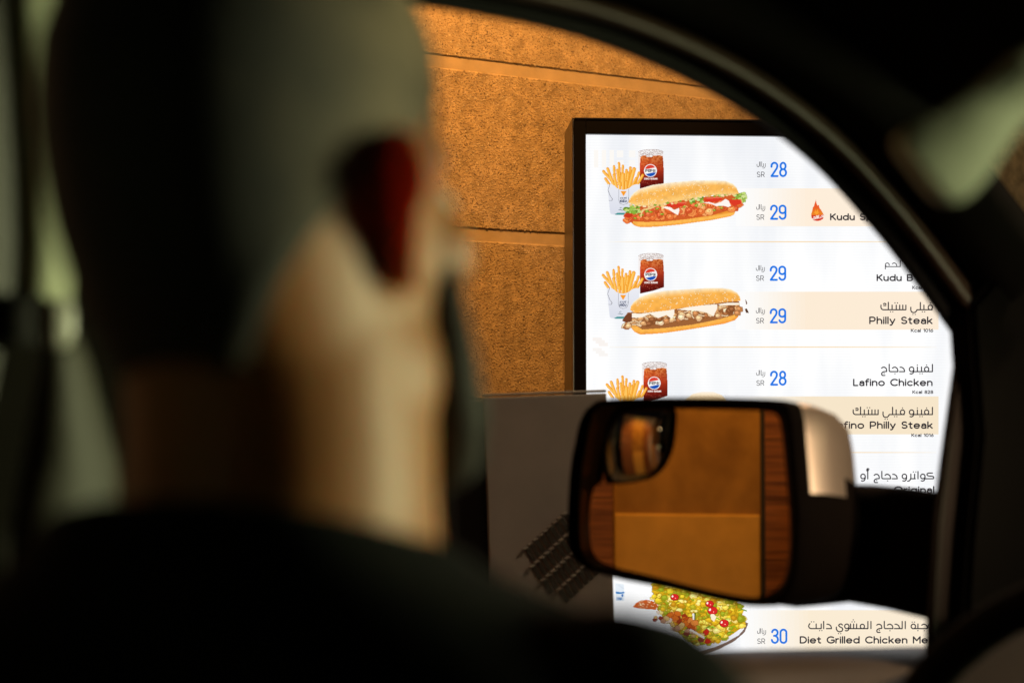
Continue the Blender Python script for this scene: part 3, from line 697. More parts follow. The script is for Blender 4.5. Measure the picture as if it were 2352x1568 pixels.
# --- sandwich with chicken, tomato and lettuce
def sandwich_chicken():
    c = Canvas(340, 530, 2230, 1262, 6.0, *Z1); rnd = np.random.default_rng(5)
    bt = [(455, 1090), (900, 1130), (1500, 1060), (2050, 975)]; bb = [(455, 1150), (560, 1245), (700, 1252), (1200, 1212), (1700, 1142), (2000, 1082), (2045, 1035)]
    m = c.poly([(452, 1110), (475, 1185), (520, 1225), (580, 1246), (700, 1252), (900, 1240), (1200, 1212), (1700, 1142), (1980, 1085), (2030, 1060), (2050, 1010), (2060, 970), (1500, 1000), (900, 1080)],
               bun_shade([(400, 1130), (900, 1150), (1500, 1090), (2060, 1010)], bb, (236, 150, 50), (255, 186, 84), (246, 160, 56)))
    c.speck(m, 5, .05, 1)
    c.poly([(356, 1085), (420, 1010), (620, 930), (1000, 880), (1500, 800), (2100, 740), (2190, 860), (2120, 930), (1990, 985), (1700, 1070), (1300, 1130), (950, 1165), (700, 1170), (520, 1165), (440, 1105)], (212, 96, 42))
    pal = [(236, 118, 56), (224, 98, 44), (245, 146, 76), (212, 84, 42), (248, 168, 100), (228, 106, 58)]
    for k in range(78):
        x = 400 + (k * 1720 / 78 * 7) % 1720; mid = (1130 if k % 3 == 0 else 1085) - (x - 420) * .108; y = mid + rnd.uniform(-70, 40) * (1 if x < 1900 else .5)
        col = pal[rnd.integers(6)]; r = rnd.uniform(42, 60)
        c.chunk(x, y, r, col, (176, 70, 28), rnd, 7, 1.12, tuple(min(255, v * 1.12 + 26) for v in col))
        for q in range(4): c.ell(x + rnd.uniform(-24, 24), y + rnd.uniform(-24, 18), 7, 5, (250, 180, 110) if q % 2 else (160, 56, 20))
    for k in range(16):
        x = rnd.uniform(520, 2000); y = 1085 - (x - 420) * .108 + rnd.uniform(-70, 60); c.chunk(x, y, 17, (136, 158, 40), (70, 84, 14), rnd, 4, 1.9, (190, 205, 80))
    lettuce(c, 490, 975, 230, 110, rnd, 24); lettuce(c, 2110, 800, 180, 130, rnd, 24); lettuce(c, 1450, 840, 190, 90, rnd, 18); lettuce(c, 1830, 750, 170, 80, rnd, 16)
    c.poly([(352, 1085), (400, 1035), (470, 1040), (500, 1080), (440, 1112)], (206, 60, 34))
    for pts in ([(980, 900), (1080, 880), (1300, 885), (1270, 925), (1180, 948), (1060, 948)], [(1555, 845), (1620, 815), (1840, 800), (1850, 838), (1760, 865), (1620, 868)], [(1960, 830), (2130, 830), (2150, 890), (2030, 930), (1960, 880)]):
        c.poly(pts, (222, 60, 38)); c.line(pts[1:3], 12, (244, 120, 92))
    c.poly([(940, 950), (1010, 936), (1070, 950), (1120, 990), (1200, 958), (1196, 1010), (1180, 1068), (1110, 1030), (1040, 985)], (255, 246, 236))
    c.poly([(1560, 878), (1650, 868), (1740, 895), (1830, 870), (1900, 820), (1950, 850), (1982, 930), (1940, 945), (1870, 925), (1760, 930), (1690, 900)], (255, 246, 238))
    c.line([(620, 1020), (660, 985), (760, 965), (860, 920), (960, 905)], 26, (240, 200, 130)); c.line([(618, 1090), (625, 1040), (650, 1000)], 20, (244, 206, 140))
    top = [(430, 880), (436, 835), (470, 775), (520, 720), (610, 665), (800, 610), (1100, 570), (1400, 545), (1700, 540), (1900, 548), (2010, 590), (2070, 650), (2106, 745)]
    bot = [(430, 882), (560, 925), (700, 928), (900, 905), (1200, 852), (1500, 792), (1800, 755), (2106, 748)]
    m = c.poly(top + bot[::-1], bun_shade(top, bot, (255, 243, 222), (250, 184, 88), (255, 208, 128)))
    c.speck(m, 9, .05, 3); c.speck(m, 3, .03, 4); seeds(c, m, 120, rnd, 9)
    for k in range(26):
        x = 480 + k * 62 + rnd.uniform(-20, 20); y = np.interp(x, [p[0] for p in bot], [p[1] for p in bot]) + rnd.uniform(-4, 22)
        c.chunk(x, y, rnd.uniform(12, 24), [(246, 206, 140), (232, 180, 100), (250, 220, 170), (140, 170, 60)][rnd.integers(4)], (190, 130, 60), rnd, 5, 1.5)
    return c
ZB = (2240, 960, 2.3756)
def sandwich_steak():
    c = Canvas(575, 445, 1800, 905, 3.8, *ZB); rnd = np.random.default_rng(9)
    bb = [(660, 800), (700, 870), (760, 897), (1000, 882), (1400, 822), (1640, 765), (1700, 700)]
    m = c.poly([(660, 790), (675, 835), (705, 872), (760, 897), (850, 894), (1000, 882), (1200, 853), (1400, 822), (1560, 795), (1660, 762), (1690, 730), (1705, 690), (1300, 740), (900, 800)],
               bun_shade([(660, 800), (900, 820), (1300, 770), (1700, 690)], bb, (240, 158, 60), (255, 184, 82), (246, 158, 60)))
    c.speck(m, 5, .05, 1)
    c.poly([(588, 765), (640, 690), (900, 660), (1400, 600), (1700, 580), (1712, 680), (1640, 715), (1450, 765), (1250, 805), (1000, 835), (780, 850), (690, 790)], (160, 100, 56))
    pal = [(192, 128, 76), (168, 104, 58), (214, 158, 104), (140, 84, 46), (228, 182, 132), (240, 208, 168)]
    for k in range(110):
        x = 620 + (k * 1080 / 110 * 7) % 1080; mid = 786 - (x - 640) * .118; y = mid + rnd.uniform(-56, 42)
        col = pal[rnd.integers(6)]
        if rnd.random() < .35:
            a = rnd.uniform(-1.2, 1.2); L_ = rnd.uniform(22, 46)
            c.line([(x - L_ * math.cos(a), y - L_ * math.sin(a) * .6), (x + L_ * .2, y + 6), (x + L_ * math.cos(a), y + L_ * math.sin(a) * .6)], 17, (120, 70, 36)); c.line([(x - L_ * math.cos(a), y - L_ * math.sin(a) * .6), (x + L_ * .2, y + 6), (x + L_ * math.cos(a), y + L_ * math.sin(a) * .6)], 11, (238, 206, 164))
        else: c.chunk(x, y, rnd.uniform(20, 33), col, (112, 64, 34), rnd, 6, 1.25, tuple(min(255, v * 1.15 + 18) for v in col))
    c.poly([(588, 768), (620, 715), (660, 690), (690, 720), (680, 770), (630, 785)], (120, 66, 40))
    for pts in ([(682, 695), (760, 700), (920, 680), (1085, 655), (1085, 700), (1060, 750), (1010, 712), (930, 742), (850, 700), (780, 735), (682, 738)], [(1110, 660), (1200, 640), (1350, 620), (1490, 610), (1490, 650), (1455, 725), (1390, 690), (1300, 672), (1200, 668)], [(1500, 610), (1600, 596), (1700, 596), (1700, 616), (1600, 618), (1520, 622)]):
        c.poly(pts, (255, 244, 228)); c.line(pts[-4:-1], 5, (236, 214, 180))
    top = [(665, 660), (672, 625), (700, 585), (760, 540), (860, 505), (1000, 482), (1200, 468), (1400, 456), (1530, 455), (1620, 468), (1680, 500), (1708, 540), (1712, 580)]
    bot = [(665, 662), (700, 692), (800, 692), (1000, 672), (1200, 640), (1400, 612), (1600, 586), (1712, 578)]
    m = c.poly(top + bot[::-1], bun_shade(top, bot, (255, 240, 214), (250, 180, 80), (246, 172, 74)))
    c.speck(m, 9, .05, 3); seeds(c, m, 130, rnd, 5.6)
    c.poly([(1757, 565), (1768, 575), (1778, 605), (1766, 614)], (110, 70, 50)); c.poly([(1752, 655), (1772, 650), (1793, 695), (1765, 690)], (90, 60, 44))
    return c
def fries():
    c = Canvas(20, 262, 672, 1066, 5.2, *Z1); rnd = np.random.default_rng(3)
    sticks = [((80, 515), (150, 620), 40), ((50, 405), (190, 560), 42), ((115, 365), (200, 600), 44), ((210, 330), (225, 600), 38), ((285, 280), (310, 620), 36), ((345, 320), (325, 600), 36),
              ((400, 390), (370, 620), 42), ((460, 350), (430, 600), 40), ((515, 370), (440, 640), 58), ((590, 425), (520, 620), 38), ((645, 462), (560, 610), 40), ((260, 385), (285, 600), 40),
              ((430, 430), (400, 660), 44), ((350, 445), (350, 670), 46), ((210, 460), (250, 650), 44), ((300, 580), (300, 680), 42), ((545, 510), (480, 640), 40), ((395, 560), (395, 680), 40)]
    for (a, b, wd) in sticks:
        q = rnd.uniform(-8, 8)
        c.line([a, b], wd + 2, (238, 150, 42)); 
        c.line([(a[0] - 3, a[1] + 2), (b[0] - 3, b[1])], wd - 9, (253 + q * .2, 180 + q, 66 + q)); c.line([(a[0] - 9, a[1] + 4), (b[0] - 9, b[1])], wd * .30, (255, 206, 108))
    box = [(105, 600), (180, 600), (215, 622), (250, 655), (290, 676), (345, 684), (400, 676), (445, 655), (480, 625), (525, 603), (603, 600), (585, 1000), (560, 1060), (235, 1062), (160, 1048), (150, 1020)]
    m = c.poly(box, lambda x, y: np.stack([236 - (y - 600) * .035 + 0 * x, 237 - (y - 600) * .03, 244 - (y - 600) * .02], 1))
    c.line([(148, 600), (120, 690), (150, 770), (188, 825), (178, 846), (130, 846)], 7, (120, 120, 128))
    c.line([(283, 676), (283, 840), (300, 890), (355, 910), (410, 890), (430, 850), (434, 676)], 6, (130, 132, 140))
    c.poly([(310, 706), (400, 706), (355, 782)], (250, 160, 44))
    c.poly([(220, 1052), (260, 1034), (370, 1034), (560, 1062), (235, 1062)], (70, 150, 150))
    # the small lettering on the box
    def wr(s, x0, x1, top, base, wd, col):
        pl, w_ = layout(s, G, .22); k = (x1 - x0) / w_
        for p in pl: c.line([(x0 + a * k, base - b * (base - top)) for a, b in p], wd, col)
    wr('KUDU', 306, 400, 840, 870, 8, (40, 56, 96))
    for p in ([(306, 806), (316, 800), (318, 812), (306, 824)], [(330, 800), (346, 806), (344, 820), (330, 820)], [(358, 806), (368, 800), (370, 812), (358, 824)], [(380, 822), (398, 820), (396, 806), (378, 804), (400, 796)]): c.line(p, 7, (40, 56, 96))
    for p in ([(300, 960), (318, 950), (330, 962)], [(280, 988), (310, 984), (330, 996), (352, 990)]): c.line(p, 7, (60, 90, 100))
    return c
def drink():
    c = Canvas(560, 66, 985, 690, 5.2, *Z1); rnd = np.random.default_rng(4)
    c.poly([(578, 110), (590, 96), (680, 76), (780, 70), (900, 80), (955, 105), (958, 160), (962, 300), (968, 584), (800, 640), (600, 684), (600, 500), (576, 300)], (246, 240, 238))
    def liq(x, y):
        t = np.clip((y - 160) / 480, 0, 1)[:, None]; s_ = np.clip((x - 580) / 380, 0, 1)[:, None]
        a = np.array((214, 106, 44.)) * (1 - np.clip(t / .45, 0, 1)) + np.array((192, 58, 30.)) * np.clip(t / .45, 0, 1)
        b = np.clip((t - .45) / .55, 0, 1); a = a * (1 - b) + np.array((84, 14, 14.)) * b
        return a * (1.08 - .2 * s_)
    m = c.poly([(612, 175), (660, 160), (780, 168), (900, 160), (950, 172), (962, 300), (968, 584), (800, 640), (600, 684), (600, 520), (600, 330)], liq)
    n = vnoise((c.H, c.W), 3.2, 8); f = np.clip((420 - c.Y) / 260, 0, 1)
    mm = m & (n > .58); c.rgb[mm] = c.rgb[mm] * (1 - .45 * f[mm][:, None]) + np.array((244, 176, 110.)) * (.45 * f[mm][:, None])
    mm = m & (n < .36); c.rgb[mm] = c.rgb[mm] * (1 - .35 * f[mm][:, None]) + np.array((110, 44, 14.)) * (.35 * f[mm][:, None])
    for k in range(30):
        x = rnd.uniform(600, 940); y = rnd.uniform(82, 175); r = rnd.uniform(14, 34); c.ell(x, y, r, r * .6, (176, 156, 150), 0, .8); c.ell(x, y, r - 7, r * .6 - 5, (250, 246, 244), 0)
    c.line([(580, 112), (600, 94), (680, 78), (780, 72), (880, 78), (940, 94), (956, 112)], 6, (170, 150, 146)); c.line([(580, 112), (640, 140), (770, 152), (900, 140), (956, 112)], 5, (196, 180, 176))
    for k in range(16): c.ell(rnd.uniform(625, 940), rnd.uniform(540, 640), 5, 5, (224, 120, 90), 0, .7)
    cx, cy, r = 763, 393, 97
    c.ell(cx, cy, r, r, (252, 250, 248)); inner = (c.X - cx) ** 2 + (c.Y - cy) ** 2 < (r - 10) ** 2
    wv = 10 * np.sin((c.X - cx) / 40)
    c.put(inner & (c.Y < cy - 34 - wv), (222, 66, 52)); c.put(inner & (c.Y > cy + 36 - wv), (28, 84, 184))
    def wr(s, x0, x1, top, base, wd, col):
        pl, w_ = layout(s, G, .24); k = (x1 - x0) / w_
        for p in pl: c.line([(x0 + a * k, base - b * (base - top)) for a, b in p], wd, col)
    wr('PEPSI', 690, 838, 378, 410, 9.5, (26, 28, 44)); wr('ZERO SUGAR', 668, 866, 506, 526, 8, (246, 226, 220))
    return c
ZS = (2400, 2300, 3.36)
def salad():
    c = Canvas(420, 90, 1990, 1150, 6.0, *ZS); rnd = np.random.default_rng(21)
    c.poly([(1990, 640), (1940, 760), (1800, 880), (1600, 985), (1450, 1040), (1250, 1090), (1000, 1130), (900, 1000), (1500, 700), (1900, 600)], (120, 96, 84))
    c.poly([(1940, 620), (1930, 720), (1860, 800), (1700, 890), (1550, 955), (1380, 1005), (1200, 1060), (1000, 1100), (900, 950), (1400, 700), (1900, 560)], lambda x, y: np.stack([250 - np.clip((y - 700) / 8, 0, 40) + 0 * x, 250 - np.clip((y - 700) / 8, 0, 40), 252 - np.clip((y - 700) / 10, 0, 34)], 1))
    body = [(720, 100), (1000, 100), (1600, 200), (1900, 400), (1910, 540), (1965, 590), (1900, 700), (1760, 800), (1620, 870), (1480, 915), (1300, 930), (1100, 800), (900, 620), (760, 450), (780, 400), (715, 320)]
    m = c.poly(body, (202, 160, 24))
    ii, jj = np.nonzero(m)
    pal = [(238, 200, 44), (222, 176, 30), (248, 216, 84), (176, 168, 34), (196, 140, 22), (150, 160, 30), (252, 228, 130)]
    for q in rnd.integers(0, len(ii), 560):
        x, y = c.X[ii[q], jj[q]], c.Y[ii[q], jj[q]]; col = pal[rnd.integers(7)]
        c.chunk(x, y, rnd.uniform(16, 44), col, (146, 110, 12), rnd, 6, 1.3, tuple(min(255, v * 1.08 + 14) for v in col))
    for q in rnd.integers(0, len(ii), 22):
        x, y = c.X[ii[q], jj[q]], c.Y[ii[q], jj[q]]; L_ = rnd.uniform(50, 120); a = rnd.uniform(-.4, .6)
        c.line([(x, y), (x + L_ * .5, y - 18), (x + L_, y + L_ * a * .4)], 15, [(140, 182, 26), (108, 150, 30), (176, 204, 60)][rnd.integers(3)])
    for (x, y, r) in ((1510, 472, 70), (1665, 640, 66), (1000, 290, 58), (1470, 380, 58), (1420, 770, 40)):
        c.ell(x, y, r, r * .82, (120, 20, 16)); c.ell(x, y - 2, r - 6, r * .82 - 6, (218, 38, 38)); c.ell(x - r * .5, y - r * .2, r * .2, r * .26, (255, 240, 235), 20); c.ell(x + r * .2, y + r * .2, r * .12, r * .12, (255, 190, 180))
    for (x, y) in ((1440, 880), (1420, 760)): c.chunk(x, y, 46, (210, 40, 26), (120, 20, 14), rnd, 5, 1.0)
    for k in range(26):
        t = rnd.random(); x = 960 + 330 * t; y = 520 + 190 * t; c.chunk(x + rnd.uniform(-60, 60), y + rnd.uniform(-70, 50), rnd.uniform(26, 46), [(222, 112, 34), (200, 84, 24), (236, 140, 60), (168, 56, 22)][rnd.integers(4)], (110, 34, 12), rnd, 6, 1.2)
    for k in range(26):
        t = rnd.random(); x = 740 + 640 * t; y = 520 + 330 * t; c.chunk(x + rnd.uniform(-30, 30), y + rnd.uniform(-50, 60), rnd.uniform(20, 36), [(236, 214, 196), (200, 150, 120), (150, 60, 50), (226, 190, 120)][rnd.integers(4)], (120, 76, 56), rnd, 6, 1.3)
    c.line([(1215, 728), (1290, 770), (1390, 830)], 30, (238, 226, 214)); c.line([(1250, 515), (1255, 580)], 26, (250, 246, 236)); c.line([(1275, 505), (1272, 585)], 14, (50, 70, 20)); c.poly([(1480, 520), (1530, 515), (1560, 560), (1530, 620), (1490, 580)], (252, 240, 210))
    m = c.poly([(438, 420), (470, 375), (540, 335), (620, 324), (700, 340), (760, 376), (780, 420), (750, 455), (640, 450), (520, 440)], (206, 96, 40)); seeds(c, m, 26, rnd, 9)
    return c
def carton():
    c = Canvas(205, 100, 335, 340, 4.5, *ZS)
    c.poly([(205, 100), (320, 118), (328, 340), (210, 340)], (232, 240, 248)); c.line([(250, 130), (322, 180)], 5, (190, 200, 214))
    c.poly([(208, 212), (270, 222), (328, 216), (328, 236), (262, 246), (208, 240)], (52, 132, 200)); c.ell(298, 266, 13, 17, (40, 110, 190))
    pl, w_ = layout('FINA', G, .24)
    for p in pl: c.line([(228 + a * 70 / w_, 326 - b * 34) for a, b in p], 7, (70, 130, 190))
    return c
def flame():
    c = Canvas(795, 555, 940, 768, 3.2, 2900, 560, 2.352)
    c.poly([(851, 566), (858, 600), (868, 620), (880, 612), (884, 640), (900, 660), (918, 690), (927, 712), (918, 745), (890, 760), (862, 764), (832, 758), (812, 738), (806, 705), (816, 672), (822, 640), (834, 622), (840, 600)], lambda x, y: np.stack([236 + 0 * x, 92 + 40 * np.clip(1 - np.abs(y - 690) / 60, 0, 1), 40 + 0 * x], 1))
    c.poly([(835, 690), (848, 655), (856, 680), (868, 650), (878, 690), (860, 706)], (252, 160, 50)); 
    c.poly([(812, 708), (870, 716), (928, 704), (920, 742), (890, 758), (860, 763), (830, 757), (812, 738)], (214, 58, 40))
    for p in ([(815, 742), (830, 748), (846, 744), (846, 728), (834, 724), (834, 738)], [(856, 742), (856, 716)], [(867, 741), (867, 714)], [(878, 739), (878, 712)], [(889, 738), (894, 728)], [(904, 714), (918, 710), (924, 722), (902, 730)]): c.line(p, 6.5, (255, 246, 238))
    return c
fr, dr = fries(), drink()
dr.mesh('drink_picture', -.0020); fr.mesh('fries_picture', -.0023)
dr.mesh('drink_picture', -.0020, 0.5, 238); fr.mesh('fries_picture', -.0023, -1, 238)
dr.mesh('drink_picture', -.0020, 8.5, 487); fr.mesh('fries_picture', -.0023, 8, 489)
sandwich_chicken().mesh('sandwich_picture', -.0026); sandwich_steak().mesh('sandwich_picture', -.0026)
salad().mesh('salad_picture', -.0022); carton().mesh('carton_picture', -.0022); flame().mesh('flame_picture', -.0026)
def bun_top():
    c = Canvas(1180, 1425, 1580, 1600, 4.0, *ZB)
    c.poly([(1185, 1600), (1195, 1510), (1260, 1460), (1350, 1440), (1450, 1440), (1530, 1470), (1570, 1510), (1578, 1600)], lambda x, y: np.stack([255 - (y - 1440) * .03 + 0 * x, 244 - (y - 1440) * .35, 228 - (y - 1440) * .9], 1))
    for k in range(9): c.line([(1210 + k * 38, 1500 - 20 * math.sin(k / 2.6)), (1245 + k * 38, 1520 - 20 * math.sin(k / 2.6))], 5, (210, 170, 130))
    return c
bun_top().mesh('sandwich_picture', -.0026)

# ------------------------------------------------------------------ intercom post in front of the screen
IA = R(14)
ip = P(1110, 912, 2.12); itc = empty('order_intercom', (ip.x, ip.y, 0), IA)
tag(itc, 'grey metal order intercom box with diagonal speaker slots, partly behind the wing mirror', 'intercom')
itc.rotation_euler = (0, R(-2.0), IA); itc.location += Vector((math.cos(IA), math.sin(IA), 0)) * (ip.z * math.sin(R(2.0)))
iw = .192; it = ip.z; ih = .52
mkbm('housing', box_bm((iw / 2 - .031, .090, it - ih / 2 - .003), (iw + .058, .16, ih - .004), bev=.006), M_black, itc)
fp = mkbm('face_plate', box_bm((iw / 2, 0, it - ih / 2), (iw, .006, ih), bev=.0025), M_grey, itc)
mkbm('top_lip', box_bm((iw / 2, .004, it + .0035), (iw, .014, .004), bev=.0015, seg=1), M_greyedge, itc)
mkbm('post', box_bm((iw / 2, .09, (it - ih) / 2), (.08, .08, it - ih)), M_grey, itc)
# slots: rows of short dark louvres on a diagonal
cxs, czs = .120, it - .245
q45 = Matrix.Rotation(R(-38), 3, 'Y')
slot_me = None; ridge_me = None
for r_ in range(4):
    for k in range(11):
        lx = (k - 5) * .0098; lz = (r_ - 1.5) * .027
        if abs(k - 5) > 5 - (0 if r_ in (1, 2) else 1): continue
        c = Vector((cxs, -.0030, czs)) + q45 @ Vector((lx, 0, -lz))
        if slot_me is None:
            o = mkbm('slot', box_bm((0, 0, 0), (.0062, .0016, .0205), rot=Matrix.Rotation(R(8), 3, 'Y')), M_slot, fp); slot_me = o.data
        else: o = link(bpy.data.objects.new('slot', slot_me), fp)
        o.location = c; o.rotation_euler = (0, R(-38), 0)
        c2 = Vector((cxs, -.0046, czs)) + q45 @ Vector((lx, 0, -lz + .0135))
        if ridge_me is None:
            o = mkbm('ridge', box_bm((0, 0, 0), (.0082, .004, .0030), rot=Matrix.Rotation(R(16), 3, 'Y'), bev=.0008, seg=1), M_greyedge, fp); ridge_me = o.data
        else: o = link(bpy.data.objects.new('ridge', ridge_me), fp)
        o.location = c2; o.rotation_euler = (0, R(-38), 0)

# ================================================================== the car around the camera
CA = R(48)
Fv = Vector((math.sin(CA), math.cos(CA), 0)); Lv = Vector((-math.cos(CA), math.sin(CA), 0)); UP = Vector((0, 0, 1))
def CF(f, l, z): return Vector((CAM.x, CAM.y, 0)) + Fv * f + Lv * l + UP * z
DOOR = .80
def dp(px, py, lat=DOOR): return on_plane(px, py, CF(0, lat, 0), Lv)
car = empty('car', CF(.4, .1, 0)); car_inv = Matrix.Translation(-car.location)
tag(car, 'car seen from inside, with open driver window, black pillars and a champagne wing mirror', 'car')
def cmk(name, V, F, m, parent=None, smooth=False):
    o = mk(name, [Vector(v) - car.location for v in V] if True else V, F, m, parent or car, smooth); return o
def cbm(name, bm, m, parent=None, smooth=False):
    bmesh.ops.translate(bm, vec=-car.location, verts=bm.verts[:]); return mkbm(name, bm, m, parent or car, smooth)
QF = Matrix((Fv, Lv, UP)).transposed()     # columns: forward, left, up

# window opening outline on the door plane (front part), swept with a stepped profile
outline = [(-250, -330), (200, -190), (600, -75), (850, -4), (1080, 34), (1300, 80), (1500, 150), (1690, 246), (1860, 372), (2000, 522), (2105, 655), (2196, 782)]
oc = catmull([(x, y, 0) for x, y in outline], 6)
def sweep(curve, offs, name, m, parent=None):
    """offs: list of (px offset outward, lateral position)"""
    rings = []
    for i, p in enumerate(curve):
        t = (curve[min(i + 1, len(curve) - 1)] - curve[max(i - 1, 0)]).normalized(); n = Vector((t.y, -t.x, 0))
        sc = 1.0
        rings.append([dp(p.x + n.x * o * sc, p.y + n.y * o * sc, la) for o, la in offs])
    V, F = loft(rings, cap=False, closed_ring=False)
    return cmk(name, V, F, m, parent, True)
door = empty('driver_door', (0, 0, 0)); door.parent = car; door['label'] = 'driver door with its window wound down'
sweep(oc, [(0, DOOR + .04), (0, DOOR + .005), (6, DOOR - .004), (26, DOOR - .006), (40, DOOR - .002), (46, DOOR + .01)], 'window_seal', M_rubber, door)
sweep(oc, [(44, DOOR + .012), (52, DOOR - .010), (66, DOOR - .022), (84, DOOR - .022), (98, DOOR - .010), (104, DOOR + .006)], 'window_frame', M_pillar, door)
sweep(oc, [(100, DOOR + .01), (120, DOOR - .018), (180, DOOR - .040), (260, DOOR - .055), (300, DOOR - .05)], 'front_pillar', M_roof)
# outer skin of roof rail behind the seal, so light cannot leak past
sweep(oc, [(20, DOOR + .05), (260, DOOR + .06), (300, DOOR + .03)], 'roof_rail', M_black)
# front divider bar of the window and mirror sail
def dpoly(pts, lat0, lat1, name, m, parent=None, bev=.004):
    bm = bmesh.new()
    a = [bm.verts.new(dp(x, y, lat0)) for x, y in pts]; f = bm.faces.new(a)
    r_ = bmesh.ops.extrude_face_region(bm, geom=[f]); vs = [g for g in r_['geom'] if isinstance(g, bmesh.types.BMVert)]
    bmesh.ops.translate(bm, vec=Lv * (lat1 - lat0), verts=vs)
    bmesh.ops.recalc_face_normals(bm, faces=bm.faces[:])
    if bev: bmesh.ops.bevel(bm, geom=bm.edges[:], offset=bev, segments=2, affect='EDGES', clamp_overlap=True)
    return cbm(name, bm, m, parent)
dpoly([(2212, 770), (2272, 800), (2250, 1000), (2228, 1250), (2210, 1520), (2138, 1540), (2142, 1400), (2154, 1200), (2172, 1060)], DOOR - .010, DOOR - .001, 'window_divider', M_divider, door, .003)
dpoly([(2235, 700), (2290, 640), (2420, 575), (2460, 800), (2440, 1300), (2440, 1700), (2216, 1700), (2216, 1520), (2232, 1250), (2256, 1000)], DOOR - .03, DOOR + .002, 'mirror_sail', M_sail, door, .006)
# waist line / door card: top face of the sill
sill = catmull([(-300, 1545, 0), (600, 1525, 0), (1200, 1510, 0), (1620, 1498, 0), (2000, 1491, 0), (2160, 1487, 0), (2700, 1478, 0)], 6)
rings = []
for p in sill:
    a = dp(p.x, p.y, DOOR + .06)
    rings.append([a + Lv * .02 - UP * .25, a + Lv * .02 - UP * .004, a + Lv * .012, a - Lv * .03, a - Lv * .05 - UP * .003, a - Lv * .085 - UP * .016, a - Lv * .11 - UP * .05, a - Lv * .12 - UP * .35])
V, F = loft(rings, cap=False, closed_ring=False); cmk('door_card', V, F, M_doorcard, door, True)
# roof lining
def quad_grid(c00, c10, c11, c01, n=8, bulge=0.0):
    V, F = [], []
    for i in range(n + 1):
        for j in range(n + 1):
            u, v = i / n, j / n
            p = (c00 * (1 - u) + c10 * u) * (1 - v) + (c01 * (1 - u) + c11 * u) * v
            V.append(p + UP * bulge * math.sin(math.pi * u) * math.sin(math.pi * v))
    for i in range(n):
        for j in range(n):
            a = i * (n + 1) + j; F.append((a, a + n + 1, a + n + 2, a + 1))
    return V, F
rz = dp(850, -4).z + .03
V, F = quad_grid(CF(-.7, -.75, rz + .06), CF(.78, -.75, rz + .02), CF(.78, .78, rz + .02), CF(-.7, .78, rz + .06), 10, .05)
cmk('headliner', V, F, M_roof, None, True)
V, F = quad_grid(CF(.77, -.75, rz + .022), CF(1.04, -.75, 1.50), CF(1.04, .48, 1.50), CF(.77, .48, rz + .022), 8, .02)
cmk('windscreen_header', V, F, M_roof, None, True)
# lining that runs from the pillar across to the middle of the car
rings = []
for i, p in enumerate(oc):
    if p.x > 1960: break
    t = (oc[min(i + 1, len(oc) - 1)] - oc[max(i - 1, 0)]).normalized(); n = Vector((t.y, -t.x, 0))
    a = dp(p.x + n.x * 298, p.y + n.y * 298, DOOR - .048)
    rings.append([a, a - Lv * .03 + UP * .006, a - Lv * .20 + UP * .03, a - Lv * .5 + UP * .05])
V, F = loft(rings, cap=False, closed_ring=False); cmk('pillar_lining', V, F, M_roof, None, True)
# rear pillar trim beside the driver's head
dpoly([(90, -400), (440, -400), (400, 500), (420, 1100), (480, 1700), (90, 1700)], DOOR - .012, DOOR + .03, 'side_pillar', M_roof, None, .006)
def superblock(c, hs, qx, qy, qz, e=.5, n=26, m=20):
    """rounded cushion (superellipsoid) with half sizes hs along qx, qy, qz"""
    rings = []
    sgn = lambda v, p: math.copysign(abs(v) ** p, v)
    for i in range(m + 1):
        ph = -math.pi / 2 + math.pi * i / m; ph = max(min(ph, math.pi / 2 - .03), -math.pi / 2 + .03)
        rings.append([c + qx * (hs[0] * sgn(math.cos(ph), e) * sgn(math.cos(t), e)) + qy * (hs[1] * sgn(math.cos(ph), e) * sgn(math.sin(t), e)) + qz * (hs[2] * sgn(math.sin(ph), e)) for t in [2 * math.pi * j / n for j in range(n)]])
    return loft(rings)
def pillar_strip(rows, name, m, lat0, parent=None, bulge=.02):
    """trim between a left and a right edge, rounded across"""
    rings = []
    for (xl, xr, y) in rows:
        rings.append([dp(xl + (xr - xl) * t, y, lat0 - bulge * math.sin(math.pi * min(1, max(0, t))) ** .6) for t in [k / 12 for k in range(13)]])
    V, F = loft(rings, cap=False, closed_ring=False); o = cmk(name, V, F, m, parent, True)
    md = o.modifiers.new('s', 'SOLIDIFY'); md.thickness = .004; return o
bp_trim = empty('belt_pillar'); bp_trim.parent = car
pillar_strip([(4, 96, -300), (18, 118, 0), (30, 138, 200), (42, 154, 400), (46, 160, 560), (42, 150, 680), (28, 124, 740), (20, 80, 800)], 'upper_trim', M_strip, DOOR - .02, bp_trim, .02)
pillar_strip([(-300, -2, -300), (-300, 12, 0), (-300, 24, 200), (-300, 36, 400), (-300, 40, 560), (-300, 36, 680), (-300, 20, 800), (-300, 40, 1000), (-300, 0, 1700)], 'inner_trim', M_cartrim, DOOR - .03, bp_trim, .01)
pillar_strip([(110, 168, 770), (84, 190, 830), (62, 224, 950), (40, 256, 1060), (20, 262, 1110), (0, 262, 1250), (-20, 262, 1700)], 'lower_trim', M_lower, DOOR - .02, bp_trim, .022)
g0 = dp(134, 742, DOOR - .050)
V, F = superblock(g0, (.008, .008, .014), Fv, Lv, UP, .7); cmk('belt_guide', V, F, M_guide, bp_trim, True)
V, F = superblock(g0 - Fv * .016 + Lv * .004, (.012, .006, .016), Fv, Lv, UP, .6); cmk('belt_slot', V, F, M_black, bp_trim, True)
wb = [g0 - UP * .012 - Lv * .008, g0 - UP * .12 - Lv * .01 - Fv * .02, g0 - UP * .5 - Lv * .02 - Fv * .06]
